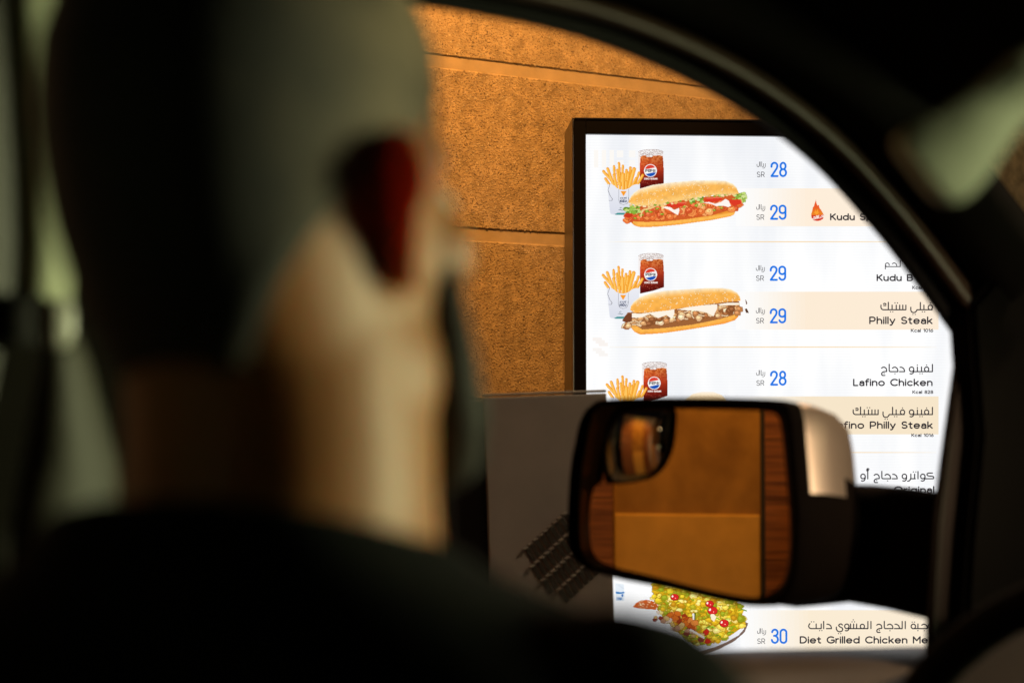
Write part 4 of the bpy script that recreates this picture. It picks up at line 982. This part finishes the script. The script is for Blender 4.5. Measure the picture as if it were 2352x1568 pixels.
V, F = loft([[p - Fv * .034, p - Fv * .012, p - Fv * .012 + Lv * .002, p - Fv * .034 + Lv * .002] for p in wb]); cmk('belt_webbing', V, F, M_roof, bp_trim)
rd = empty('rear_door'); rd.parent = car
cbm('door_shell', box_bm(CF(-.78, DOOR + .045, .78), (1.62, .05, .86), rot=QF, bev=.01), M_silver, rd)
cbm('window_frame', box_bm(CF(-.78, DOOR + .030, 1.70), (1.62, .05, .10), rot=QF, bev=.008), M_roof, rd)
cbm('tinted_pane', box_bm(CF(-.78, DOOR + .035, 1.43), (1.60, .005, .46), rot=QF), M_black, rd)
# sun visor, folded down at an angle near the windscreen corner
def visor():
    pts = [(2068, 318), (2150, 262), (2240, 205), (2318, 140), (2345, 118), (2460, 60), (2470, 230), (2372, 268), (2318, 330), (2262, 412), (2205, 462), (2160, 452), (2110, 392)]
    c = catmull([(x, y, 0) for x, y in pts], 4, True)
    fr_ = [P(p.x, p.y, .74 + (p.x - 2300) * .00022) for p in c]; n = len(fr_); off = Vector((.10, .99, .1)).normalized() * .018
    ctr = sum(fr_, Vector()) / n
    ring = [[q * .0 + ctr + (q - ctr) * .93 - off * .35 for q in fr_], [ctr + (q - ctr) * .985 - off * .22 for q in fr_], fr_, [q + off for q in fr_], [ctr + (q - ctr) * .95 + off * 1.2 for q in fr_]]
    V, F = loft(ring); o = cmk('sun_visor', V, F, M_visor, None, True)
visor()
# steering wheel: rim and spoke near the lower right corner
wc = P(2560, 1950, .95); 
tilt = R(24); wx = Lv; wy = (UP * math.cos(tilt) + Fv * math.sin(tilt)).normalized(); wz = wx.cross(wy)
sw = empty('steering_wheel'); sw.parent = car
rings = []
for i in range(48):
    a = 2 * math.pi * i / 48; cdir = wx * math.cos(a) + wy * math.sin(a)
    rings.append([wc + cdir * (.185 + .016 * math.cos(b)) + wz * .016 * math.sin(b) for b in [2 * math.pi * j / 12 for j in range(12)]])
V, F = loft(rings + [rings[0]], cap=False); cmk('rim', V, F, M_roof, sw, True)
V, F = tube([wc + wx * .17, wc - wx * .17], .018, 10); cmk('spoke', V, F, M_black, sw, True)
V, F = tube([wc - wy * .17, wc], .02, 10); cmk('spoke', V, F, M_black, sw, True)
V, F = tube([wc - wz * .02, wc + wz * .03], [.06, .055], 20); cmk('hub', V, F, M_black, sw, True)
# dashboard ahead
V, F = quad_grid(CF(1.02, -.75, 1.02), CF(1.55, -.75, 1.06), CF(1.55, .76, 1.06), CF(1.02, .76, 1.02), 8, .03)
cmk('dashboard', V, F, M_cartrim, None, True)

# driver's seat: head restraint on two chrome posts, backrest with rounded shoulders
seat = empty('driver_seat'); seat.parent = car
head_c = P(606, 528, .635)
hf = (head_c - Vector((0, 0, 0))).dot(Fv); hl = (head_c).dot(Lv)
back = (UP - Fv * .30).normalized(); fb = (Fv + UP * .30).normalized()
hr_c = head_c - Fv * .31 + UP * .01
V, F = superblock(hr_c, (.058, .128, .108), fb, Lv, back, .55); cmk('head_restraint', V, F, M_seat, seat, True)
V, F = superblock(hr_c + fb * .0, (.040, .131, .112), fb, Lv, back, .6); cmk('head_restraint_panel', V, F, M_cartrim, seat, True)
for s_ in (-.07, .07):
    V, F = tube([hr_c + Lv * s_ - back * .06, hr_c + Lv * s_ - back * .26], .0065, 10); cmk('chrome_post', V, F, M_chrome, seat, True)
    V, F = tube([hr_c + Lv * s_ - back * .150, hr_c + Lv * s_ - back * .162], .014, 12); cmk('post_collar', V, F, M_chrome, seat, True)
bk_top = hr_c - back * .165
V, F = superblock(bk_top - back * .40 + fb * .01, (.075, .225, .36), fb, Lv, back, .45); cmk('backrest', V, F, M_seat, seat, True)
V, F = superblock(CF(hr_c.dot(Fv) + .42, hr_c.dot(Lv), .58), (.27, .25, .09), Fv, Lv, UP, .45); cmk('cushion', V, F, M_seat, seat, True)

# ------------------------------------------------------------------ wing mirror
mir = empty('wing_mirror'); mir.parent = car
mc = on_plane(1585, 1155, CF(0, 1.0, 0), Lv)
d0 = (mc - CAM).normalized(); dxy = Vector((d0.x, d0.y, 0)).normalized()
odir = -Fv * math.cos(R(8)) + Lv * math.sin(R(8)); mn = (odir - dxy).normalized()
def mp(px, py, off=0.0): return on_plane(px, py, mc + mn * off, mn)
bez_o = [(1318, 1010), (1330, 960), (1356, 926), (1400, 916), (1560, 914), (1700, 916), (1790, 924), (1812, 950), (1822, 1040), (1832, 1180), (1828, 1290), (1815, 1352), (1782, 1386), (1720, 1392), (1640, 1378), (1520, 1350), (1400, 1326), (1330, 1300), (1303, 1258), (1300, 1180), (1306, 1080)]
gl_o = [(1392, 1030), (1400, 985), (1424, 955), (1460, 942), (1560, 939), (1700, 942), (1772, 946), (1792, 970), (1802, 1050), (1813, 1180), (1812, 1280), (1796, 1340), (1760, 1366), (1715, 1370), (1620, 1352), (1500, 1322), (1400, 1298), (1364, 1270), (1354, 1220), (1356, 1160), (1366, 1118), (1384, 1104)]
bo = [Vector((p.x, p.y, 0)) for p in catmull([(x, y, 0) for x, y in bez_o], 3, True)]
go = [Vector((p.x, p.y, 0)) for p in catmull([(x, y, 0) for x, y in gl_o], 3, True)]
n_o = len(bo); ctr2 = sum(bo, Vector()) / n_o
# outer shell swept forward, bulging, leaning to the car side
axis = (Fv * .94 + Lv * -.20).normalized()
def shell_ring(scale, depth, off=0.012, drop=0.0):
    return [mp(ctr2.x + (p.x - ctr2.x) * scale, ctr2.y + (p.y - ctr2.y) * scale, off) + axis * depth - UP * drop for p in bo]
rings = [shell_ring(.955, .0, .006), shell_ring(.985, .0, .012), shell_ring(1.0, .004, .012), shell_ring(1.006, .018), shell_ring(.99, .045, .012, .002), shell_ring(.95, .075, .012, .006), shell_ring(.87, .102, .012, .011), shell_ring(.75, .124, .012, .016), shell_ring(.58, .141, .012, .020), shell_ring(.34, .153, .012, .022), shell_ring(.08, .158, .012, .023)]
V, F = loft(rings, cap=False)
zcut = mp(1700, 1150).z
me_o = cmk('housing', V, F, M_shell, mir, True)
me_o.data.materials.append(M_silver)
# upper cap is painted, below a slanting split line it is dark plastic
up_m = (UP - mn * UP.dot(mn)).normalized(); s0 = mp(1830, 1165); s1 = mp(1965, 1100)
for p in me_o.data.polygons:
    if p.index < 3 * n_o: continue
    ctr = Vector(p.center) + car.location; rel = ctr - CAM; zc = rel.dot(fwd)
    px_ = 1176 + rel.x / zc / .72 * 2352; py_ = 784 - rel.dot(upv) / zc / .72 * 2352
    if py_ < 1168 - (px_ - 1830) * .45: p.material_index = 1
# dark inner recess, bezel, glass
rings = [[mp(ctr2.x + (p.x - ctr2.x) * .955, ctr2.y + (p.y - ctr2.y) * .955, .006) for p in bo], [mp(ctr2.x + (p.x - ctr2.x) * .93, ctr2.y + (p.y - ctr2.y) * .93, -.022) for p in bo]]
V, F = loft(rings, cap=False); F.append(tuple(range(n_o, 2 * n_o))); cmk('recess', V, F, M_black, mir, True)
V = [mp(p.x, p.y, -.006) for p in go] + [mp(p.x, p.y, -.010) for p in go]; n_g = len(go)
F = [tuple(range(n_g))] + [(i, (i + 1) % n_g, (i + 1) % n_g + n_g, i + n_g) for i in range(n_g)]; cmk('mirror_glass', V, F, M_mirror, mir)
# convex blind-spot glass in the upper outer corner
cv_o = [(1393, 1040), (1402, 990), (1424, 958), (1458, 944), (1500, 942), (1534, 944), (1536, 985), (1530, 1030), (1512, 1070), (1484, 1095), (1450, 1104), (1410, 1106), (1393, 1098)]
co = catmull([(x, y, 0) for x, y in cv_o], 4, True); cc = sum(co, Vector()) / len(co); nco = len(co)
RC = .17; pc = mp(cc.x, cc.y)
rings = []
for k in range(15):
    s_ = 1.0 - k / 15.0 * .97; rr = []
    for p in co:
        q = mp(cc.x + (p.x - cc.x) * s_, cc.y + (p.y - cc.y) * s_, -.003); r2 = (q - mp(cc.x, cc.y, -.003)).length_squared
        rr.append(q + mn * (math.sqrt(max(RC * RC - r2, 1e-6)) - math.sqrt(RC * RC - .05 ** 2)))
    rings.append(rr)
V, F = loft(rings, cap=False); F.append(tuple(range(14 * nco, 15 * nco))); cmk('blind_spot_glass', V, F, M_mirror, mir, True)
rim = [[mp(cc.x + (p.x - cc.x) * a, cc.y + (p.y - cc.y) * a, b) for p in co] for a, b in ((1.0, -.006), (1.0, .0015), (1.05, .0015), (1.06, -.006))]
V, F = loft(rim, cap=False); cmk('blind_spot_rim', V, F, M_black, mir, True)
# arm to the door
pa = [mp(1900, 1250, .0) + axis * .07, dp(2080, 1262, .86), dp(2230, 1270, DOOR + .01)]
arm = []
def arm_ring(c, hw, hh, ax1): return [c + ax1 * (hw * math.copysign(abs(math.cos(t)) ** .5, math.cos(t))) + UP * (hh * math.copysign(abs(math.sin(t)) ** .5, math.sin(t))) for t in [2 * math.pi * j / 20 for j in range(20)]]
h_px = lambda px, y0, y1, lat: (dp(px, y0, lat).z - dp(px, y1, lat).z) / 2
rings = []
for (px, y0, y1, lat, hw) in ((1790, 1190, 1385, .93, .03), (1860, 1150, 1392, .93, .045), (1920, 1120, 1386, .925, .05), (1975, 1112, 1380, .91, .045), (2060, 1118, 1396, .87, .04), (2150, 1130, 1418, .825, .04), (2240, 1140, 1440, .80, .04)):
    a, b = dp(px, y0, lat), dp(px, y1, lat); rings.append(arm_ring((a + b) / 2, hw, (a.z - b.z) / 2, Fv))
V, F = loft(rings); cmk('mirror_arm', V, F, M_shell, mir, True)

# ------------------------------------------------------------------ what the mirror looks at: a stucco screen wall with timber posts behind the car
go_dist = 3.1
gw_c = mc + odir * go_dist; gw_n = -odir; gw_t = Vector((0, 0, 1)).cross(gw_n).normalized()
def refl(px, py):
    q = mp(px, py); d = (q - CAM).normalized(); o = d - 2 * d.dot(mn) * mn
    t = (gw_c - q).dot(gw_n) / o.dot(gw_n); h = q + o * t
    return (h - gw_c).dot(gw_t), h.z
gate = empty('lane_wall', (gw_c.x, gw_c.y, 0), math.atan2(gw_t.y, gw_t.x))
tag(gate, 'yellow stucco lane wall with brown timber posts, seen in the wing mirror', 'wall')
xs = sorted([refl(1408, 1200)[0], refl(1742, 1200)[0]]); xo = sorted([refl(1250, 1200)[0], refl(1815, 1200)[0]])
left_is_low = refl(1408, 1200)[0] < refl(1742, 1200)[0]
zl = refl(1560, 1180)[1]
def gbox(x0, x1, y0, y1, z0, z1, name, m, bev=.004): return mkbm(name, box_bm(((x0 + x1) / 2, (y0 + y1) / 2, (z0 + z1) / 2), (x1 - x0, y1 - y0, z1 - z0), bev=bev), m, gate)
ysg = 1.0   # local +y is away from or towards the mirror, set below
loc_y = Vector((-gw_t.y, gw_t.x, 0)); ysg = 1.0 if loc_y.dot(gw_n) > 0 else -1.0
def yb(a, b): return (min(a * ysg, b * ysg), max(a * ysg, b * ysg))
y0_, y1_ = yb(-.2, 0.0); gbox(xs[0] - .02, xs[1] + .02, y0_, y1_, 0, 2.3, 'stucco_panel', M_shadedstucco)
y0_, y1_ = yb(-.1, .014); gbox(xs[0] - .001, xs[1] + .001, y0_, y1_, 0, zl, 'plinth', M_stucco, .007)
y0_, y1_ = yb(-.2, .075)
span = .55
for side in (0, 1):
    x0, x1 = (xs[0] - span, xs[0] - .002) if side == 0 else (xs[1] + .002, xs[1] + span)
    if side == (1 if left_is_low else 0): 
        g0, g1 = ((x1 - .012, x1) if side == 0 else (x0, x0 + .012))
        gbox(g0, g1, *yb(-.2, .055), 0, 2.3, 'dark_strip', M_black, 0)  # solid black strip between the stucco and the boards
        x0, x1 = (x0, x1 - .012) if side == 0 else (x0 + .012, x1)
    # boards stacked on edge
    nb = 12; hb = 2.3 / nb
    for k in range(nb): gbox(x0, x1, y0_, y1_ + 0.0, k * hb + .001, (k + 1) * hb - .001, 'board', M_wood, .002)
# added lamp over it, lights the stucco wall for the mirror
gl_loc = gw_c + gw_n * .8 + Vector((0, 0, 2.35 - gw_c.z)) + gw_t * (.05)
gt = empty('added_lane_lamp', (gl_loc.x, gl_loc.y, 0)); tag(gt, 'added slim lane lamp on a black pole, lighting the yellow stucco wall for the mirror', 'lamp')
pole_off = gw_t * (1.0 if (gw_t.dot(Lv) > 0) else -1.0) * .9
v, f = lathe([(.05, 0), (.05, .03), (.025, .05), (.02, 2.45), (.001, 2.46)], 12); mk('pole', [Vector(x) + pole_off for x in v], f, M_lampmetal, gt, True)
v, f = tube([pole_off + UP * 2.44, UP * 2.44], .014, 10); mk('lamp_arm', v, f, M_lampmetal, gt, True)
v, f = lathe([(.001, 2.45), (.07, 2.44), (.08, 2.38), (.001, 2.385)], 16); mk('lamp_head', v, f, M_lampmetal, gt, True)
v, f = lathe([(.001, 2.379), (.06, 2.378), (.06, 2.374), (.001, 2.373)], 16); mk('lamp_lens', v, f, emis('lane_lens', ORANGE, 10), gt)
ld = bpy.data.lights.new('lamp_light', 'SPOT'); ld.energy = POWER_ADDED_LANE_LAMP; ld.color = (1, .43, .055); ld.spot_size = R(110); ld.spot_blend = .6; ld.shadow_soft_size = .05
lo = bpy.data.objects.new('lamp_light', ld); lo.location = (0, 0, 2.36)
lo.rotation_euler = ((gw_c - gw_n * 0 - UP * .35) - gl_loc).to_track_quat('-Z', 'Y').to_euler(); link(lo, gt)

cap_p = mp(1880, 1040) + axis * .08
sl_p = cap_p + Vector((4.4, -2.15, -.15)); lot_lamp((sl_p.x, sl_p.y, sl_p.z), POWER_CAP_SPOT, (1.0, .76, .52), 'added low warm spot lamp, out of view, aimed at the wing mirror cap', tuple(cap_p), .12, 4.6)  # added spot, its narrow beam only brightens the mirror cap

# ------------------------------------------------------------------ added overhead fill light for the intercom and mirror cap
cl = CF(2.6, .38, 3.1)
ct = empty('overhead_fill', cl); tag(ct, 'added round warm lamp overhead, out of view, lighting the intercom and wing mirror', 'lamp')
v, f = lathe([(.001, .06), (.09, .055), (.1, 0), (.085, 0), (.001, .02)], 20); mk('lamp_can', v, f, M_lampmetal, ct, True)
v, f = lathe([(.001, .016), (.08, .004), (.08, .001), (.001, .001)], 20); mk('lamp_lens', v, f, emis('overhead_fill_lens', WARM, 14), ct)
v, f = tube([(0, 0, .05), (0, 0, .7)], .015, 8); mk('drop_rod', v, f, M_lampmetal, ct, True)
ld = bpy.data.lights.new('lamp_light', 'SPOT'); ld.energy = POWER_OVERHEAD_FILL; ld.color = WARM; ld.spot_size = R(76); ld.spot_blend = .8; ld.shadow_soft_size = .07
lo = bpy.data.objects.new('lamp_light', ld); lo.location = (0, 0, -.02); lo.rotation_euler = ((P(1700, 1150, 1.5)) - cl).to_track_quat('-Z', 'Y').to_euler(); link(lo, ct)

# ================================================================== the driver
YAW = 31
person = empty('person', (head_c.x, head_c.y, .62), R(-YAW))
person.matrix_world = Matrix.Translation(head_c) @ Matrix.Rotation(R(-3.5), 4, 'Y') @ Matrix.Rotation(R(-YAW), 4, 'Z') @ Matrix.Translation((0, 0, .62 - head_c.z))
tag(person, 'blurred driver in a dark shirt with cropped hair, seen from behind, facing the window', 'person')
Hz = head_c.z - .62
HK = .925
def head_rings():
    prof = [  # z, half width, front, back   (origin between the ears)
        (-.128, .020, .078, .0), (-.122, .036, .092, .012), (-.110, .048, .100, .026), (-.095, .056, .102, .040), (-.075, .0625, .100, .056), (-.055, .0665, .098, .072), (-.030, .070, .098, .086), (0, .0735, .098, .095), (.03, .076, .097, .100),
        (.055, .0765, .097, .101), (.08, .074, .092, .097), (.10, .067, .082, .088), (.115, .056, .068, .074), (.126, .040, .048, .054), (.132, .018, .022, .026)]
    rings = []
    for z, hw, fr, bk in prof:
        ring = []; hw *= HK; fr *= HK; bk *= .97
        for j in range(28):
            t = 2 * math.pi * j / 28; c, s = math.cos(t), math.sin(t); e = .86
            x = hw * math.copysign(abs(c) ** e, c); y = (fr if s > 0 else bk) * math.copysign(abs(s) ** e, s)
            ring.append((x, y, Hz + z))
        rings.append(ring)
    return loft(rings)
def ell(c, r, n=14, m=10, rot=None):
    rings = []
    for i in range(m + 1):
        ph = max(min(-math.pi / 2 + math.pi * i / m, math.pi / 2 - .05), -math.pi / 2 + .05); rr = []
        for j in range(n):
            t = 2 * math.pi * j / n; v = Vector((r[0] * math.cos(ph) * math.cos(t), r[1] * math.cos(ph) * math.sin(t), r[2] * math.sin(ph)))
            if rot is not None: v = rot @ v
            rr.append(Vector(c) + v)
        rings.append(rr)
    return loft(rings)
def ear(side):
    """auricle: curved plate that stands off the skull towards the back, thick helix rim, lobe"""
    out = [(.000, -.030), (.006, -.035), (.014, -.031), (.021, -.018), (.031, -.002), (.037, .014), (.033, .028), (.021, .035), (.007, .033), (-.003, .022), (-.005, .005), (-.004, -.015)]
    oc_ = catmull([(a, b, 0) for a, b in out], 3, True)
    flare = R(52) if side > 0 else R(30)
    def pt(a, b, off):   # a: backwards along the plate, b: up, off: outwards
        return Vector((side * (.066 + a * math.sin(flare) + off * math.cos(flare)), .010 - a * math.cos(flare) + off * math.sin(flare) * 1.0, Hz + .002 + b - a * .18))
    ca, cb = .012, .0
    ring = [[pt(ca + (p.x - ca) * k, cb + (p.y - cb) * k, o) for p in oc_] for k, o in ((.5, -.005), (.9, -.0045), (1.0, -.001), (1.0, .005), (.86, .0055), (.7, .0005), (.4, .0))]
    V, F = loft(ring); root = ell((side * .065, .008, Hz - .004), (.010, .012, .026)); return [(V, F), root]
TT = R(6)     # torso turned a little against the head
def tr(x, y, z): return Vector((x * math.cos(TT) - y * math.sin(TT), x * math.sin(TT) + y * math.cos(TT), z))
def torso_rings(o=0.0, z_hi=.0):
    # z rel. to head centre, half width, front, back, y shift
    prof = [(-.62, .16, .12, .10, .02), (-.50, .165, .125, .11, .01), (-.40, .18, .13, .115, 0), (-.30, .196, .125, .118, -.01), (-.245, .196, .115, .115, -.015), (-.208, .184, .10, .108, -.02), (-.184, .158, .088, .10, -.022), (-.163, .126, .078, .09, -.02), (-.145, .094, .07, .08, -.015), (-.128, .076, .066, .073, -.012)]
    rings = []
    for z, hw, fr, bk, sy in prof:
        ring = []
        for j in range(32):
            t = 2 * math.pi * j / 32; c, s = math.cos(t), math.sin(t); e = .8
            ring.append(tr((hw + o) * math.copysign(abs(c) ** e, c), sy + ((fr if s > 0 else bk) + o) * math.copysign(abs(s) ** e, s), Hz + z + (o if z > -.3 else 0) + (max(0, (z + .19) / .06) * (.010 - .026 * (1 + s)) if z > -.19 else 0)))
        rings.append(ring)
    return loft(rings)
neck = tube([(0, -.012, Hz - .20), (0, -.010, Hz - .13), (0, -.006, Hz - .06), (0, -.002, Hz - .01)], [.072, .067, .066, .062], 18)
def oval(rows, n=28):
    return loft([[(hw * math.cos(t), cy + (fr if math.sin(t) > 0 else bk) * math.sin(t), Hz + z) for t in [2 * math.pi * k / n for k in range(n)]] for z, hw, fr, bk, cy in rows])
neck = oval([(-.24, .105, .085, .085, -.012), (-.205, .088, .080, .080, -.010), (-.17, .074, .078, .074, -.006), (-.13, .0675, .078, .070, -.002), (-.09, .0655, .080, .068, .002), (-.05, .064, .076, .070, .004), (-.01, .060, .070, .072, .002)])
def arm(side, o=0.0, full=True):
    sh_ = tr(side * .160, -.018, Hz - .224); el = tr(side * .235, .14, Hz - .46); wr = tr(side * .10, .36, Hz - .40)
    up_ = tube([sh_, (sh_ + el) / 2, el], [.052 + o, .046 + o, .040 + o], 14)
    if not full: return [up_]
    fo = tube([el, el * .6 + wr * .4, wr], [.040, .039, .026], 14); res = [up_, fo]
    hd = (wr - el).normalized(); palm = wr + hd * .045; sid = hd.cross(UP).normalized()
    res.append(ell(palm, (.040, .045, .016), 12, 8, Matrix((sid, hd, sid.cross(hd))).transposed()))
    for k in range(4):
        b0 = palm + hd * .036 + sid * (.027 - .018 * k); ln_ = (.034, .040, .038, .030)[k]
        res.append(tube([b0, b0 + hd * ln_, b0 + hd * ln_ * 1.2 - UP * ln_ * .7, b0 + hd * ln_ * .7 - UP * ln_ * 1.2], [.0095, .009, .0085, .008], 8))
    tb = palm - sid * side * .034 - hd * .015
    res.append(tube([tb, tb - sid * side * .024 + hd * .024, tb - sid * side * .026 + hd * .052 - UP * .01], [.012, .0105, .009], 8))
    return res
nose = tube([(0, .084, Hz + .028), (0, .098, Hz + .004), (0, .112, Hz - .022), (0, .097, Hz - .034)], [.009, .011, .014, .012], 10)
brow = tube([(-.042, .074, Hz + .036), (0, .088, Hz + .034), (.042, .074, Hz + .036)], [.010, .012, .010], 10)
cheek = [ell((s * .043, .062, Hz - .012), (.024, .026, .026)) for s in (-1, 1)] + [ell((0, .030, Hz - .095), (.052, .056, .036))]
jaw = [ell((s * .048, .022, Hz - .066), (.017, .036, .036)) for s in (-1, 1)]
lips = [ell((0, .099, Hz - .062), (.024, .012, .007)), ell((0, .098, Hz - .074), (.022, .012, .008)), ell((0, .088, Hz - .108), (.028, .022, .020))]
parts = [head_rings(), neck, nose, brow, torso_rings()] + cheek + jaw + lips + ear(1) + ear(-1) + arm(1) + arm(-1)
body = fuse('body', parts, .0042, M_skin, person, 4)
# cropped hair: thin cap over crown, back and temples
def hair_cap():
    """cropped hair that follows the skull; its edge runs from the brow over the ears down to the nape"""
    zp = [-.128, -.110, -.075, -.030, 0, .03, .055, .08, .10, .115, .126, .132, .134]
    wp_ = [.020, .048, .0625, .070, .0735, .076, .0765, .074, .067, .056, .040, .018, .002]; bp2 = [.0, .026, .056, .086, .095, .100, .101, .097, .088, .074, .054, .026, .003]; fp2 = [.078, .100, .100, .098, .098, .097, .097, .092, .082, .068, .048, .022, .003]
    rings = []; n = 40
    for k in range(15):
        r_ = k / 14; ring = []
        for j in range(n):
            t = 2 * math.pi * j / n; c, s_ = math.cos(t), math.sin(t); e = .86
            edge = .014 - .098 * max(0, -s_) ** 1.6 + .070 * max(0, s_) ** .7
            z = edge * (1 - r_) + .134 * (1 - (1 - r_) ** 1.6) * r_ + .134 * r_ * (1 - r_) ** 1.6
            o = .0008 + .0022 * min(1, r_ * 3)
            hw = np.interp(z, zp, wp_) * HK + o; dd_ = (np.interp(z, zp, fp2) * HK if s_ > 0 else np.interp(z, zp, bp2) * .97) + o
            ring.append((hw * math.copysign(abs(c) ** e, c), dd_ * math.copysign(abs(s_) ** e, s_), Hz + z + o * .5))
        rings.append(ring)
    V, F = loft(rings, cap=False); F.append(tuple(range(14 * n, 15 * n))); return V, F
V, F = hair_cap(); hair = mk('hair', V, F, M_hair, person, True)
sm = hair.modifiers.new('s', 'SOLIDIFY'); sm.thickness = .0025; sm.offset = 0
# beard along jaw and chin
bp_ = []
for s in (-1, 1): bp_ += [tube([(s * .059, .056, Hz - .016), (s * .058, .058, Hz - .055), (s * .050, .070, Hz - .088), (s * .034, .088, Hz - .106), (0, .098, Hz - .116)], [.006, .012, .016, .018, .020], 10)]
bp_ += [ell((0, .100, Hz - .050), (.030, .010, .007))]
fuse('beard', bp_, .004, M_beard, person, 3)
for s in (-1, 1):
    v, f = ell((s * .032, .086, Hz + .012), (.012, .012, .012)); eo = mk('eye', v, f, M_eye, person, True)
    v, f = ell((s * .032, .0965, Hz + .012), (.005, .002, .005)); mk('iris', v, f, M_iris, eo, True)
collar = tube([tr(.072 * math.cos(t), -.012 + .070 * math.sin(t), Hz - .120 - .026 * (1 + math.sin(t))) for t in [2 * math.pi * j / 20 for j in range(21)]], .009, 8)
fuse('shirt', [torso_rings(.008), collar] + arm(1, .010, False) + arm(-1, .010, False), .005, M_shirt, person, 4)

# ------------------------------------------------------------------ lamps far behind, seen as points in the small convex glass
for i, (f_, l_, h_, colr, lab) in enumerate((( -9, 2.4, 2.6, (1, .85, .55), 'tall warm lamp post behind the car on the building side'), (-13, -1.5, 4.0, (1, .7, .35), 'tall amber lamp post far behind the car'), (-8, -3.5, 3.2, (.8, .9, 1.0), 'cool white lamp post behind the car on the street side'))):
    p = CF(f_, l_, h_); lot_lamp((p.x, p.y, h_), 0, colr, lab, (0, 0, 1.0))
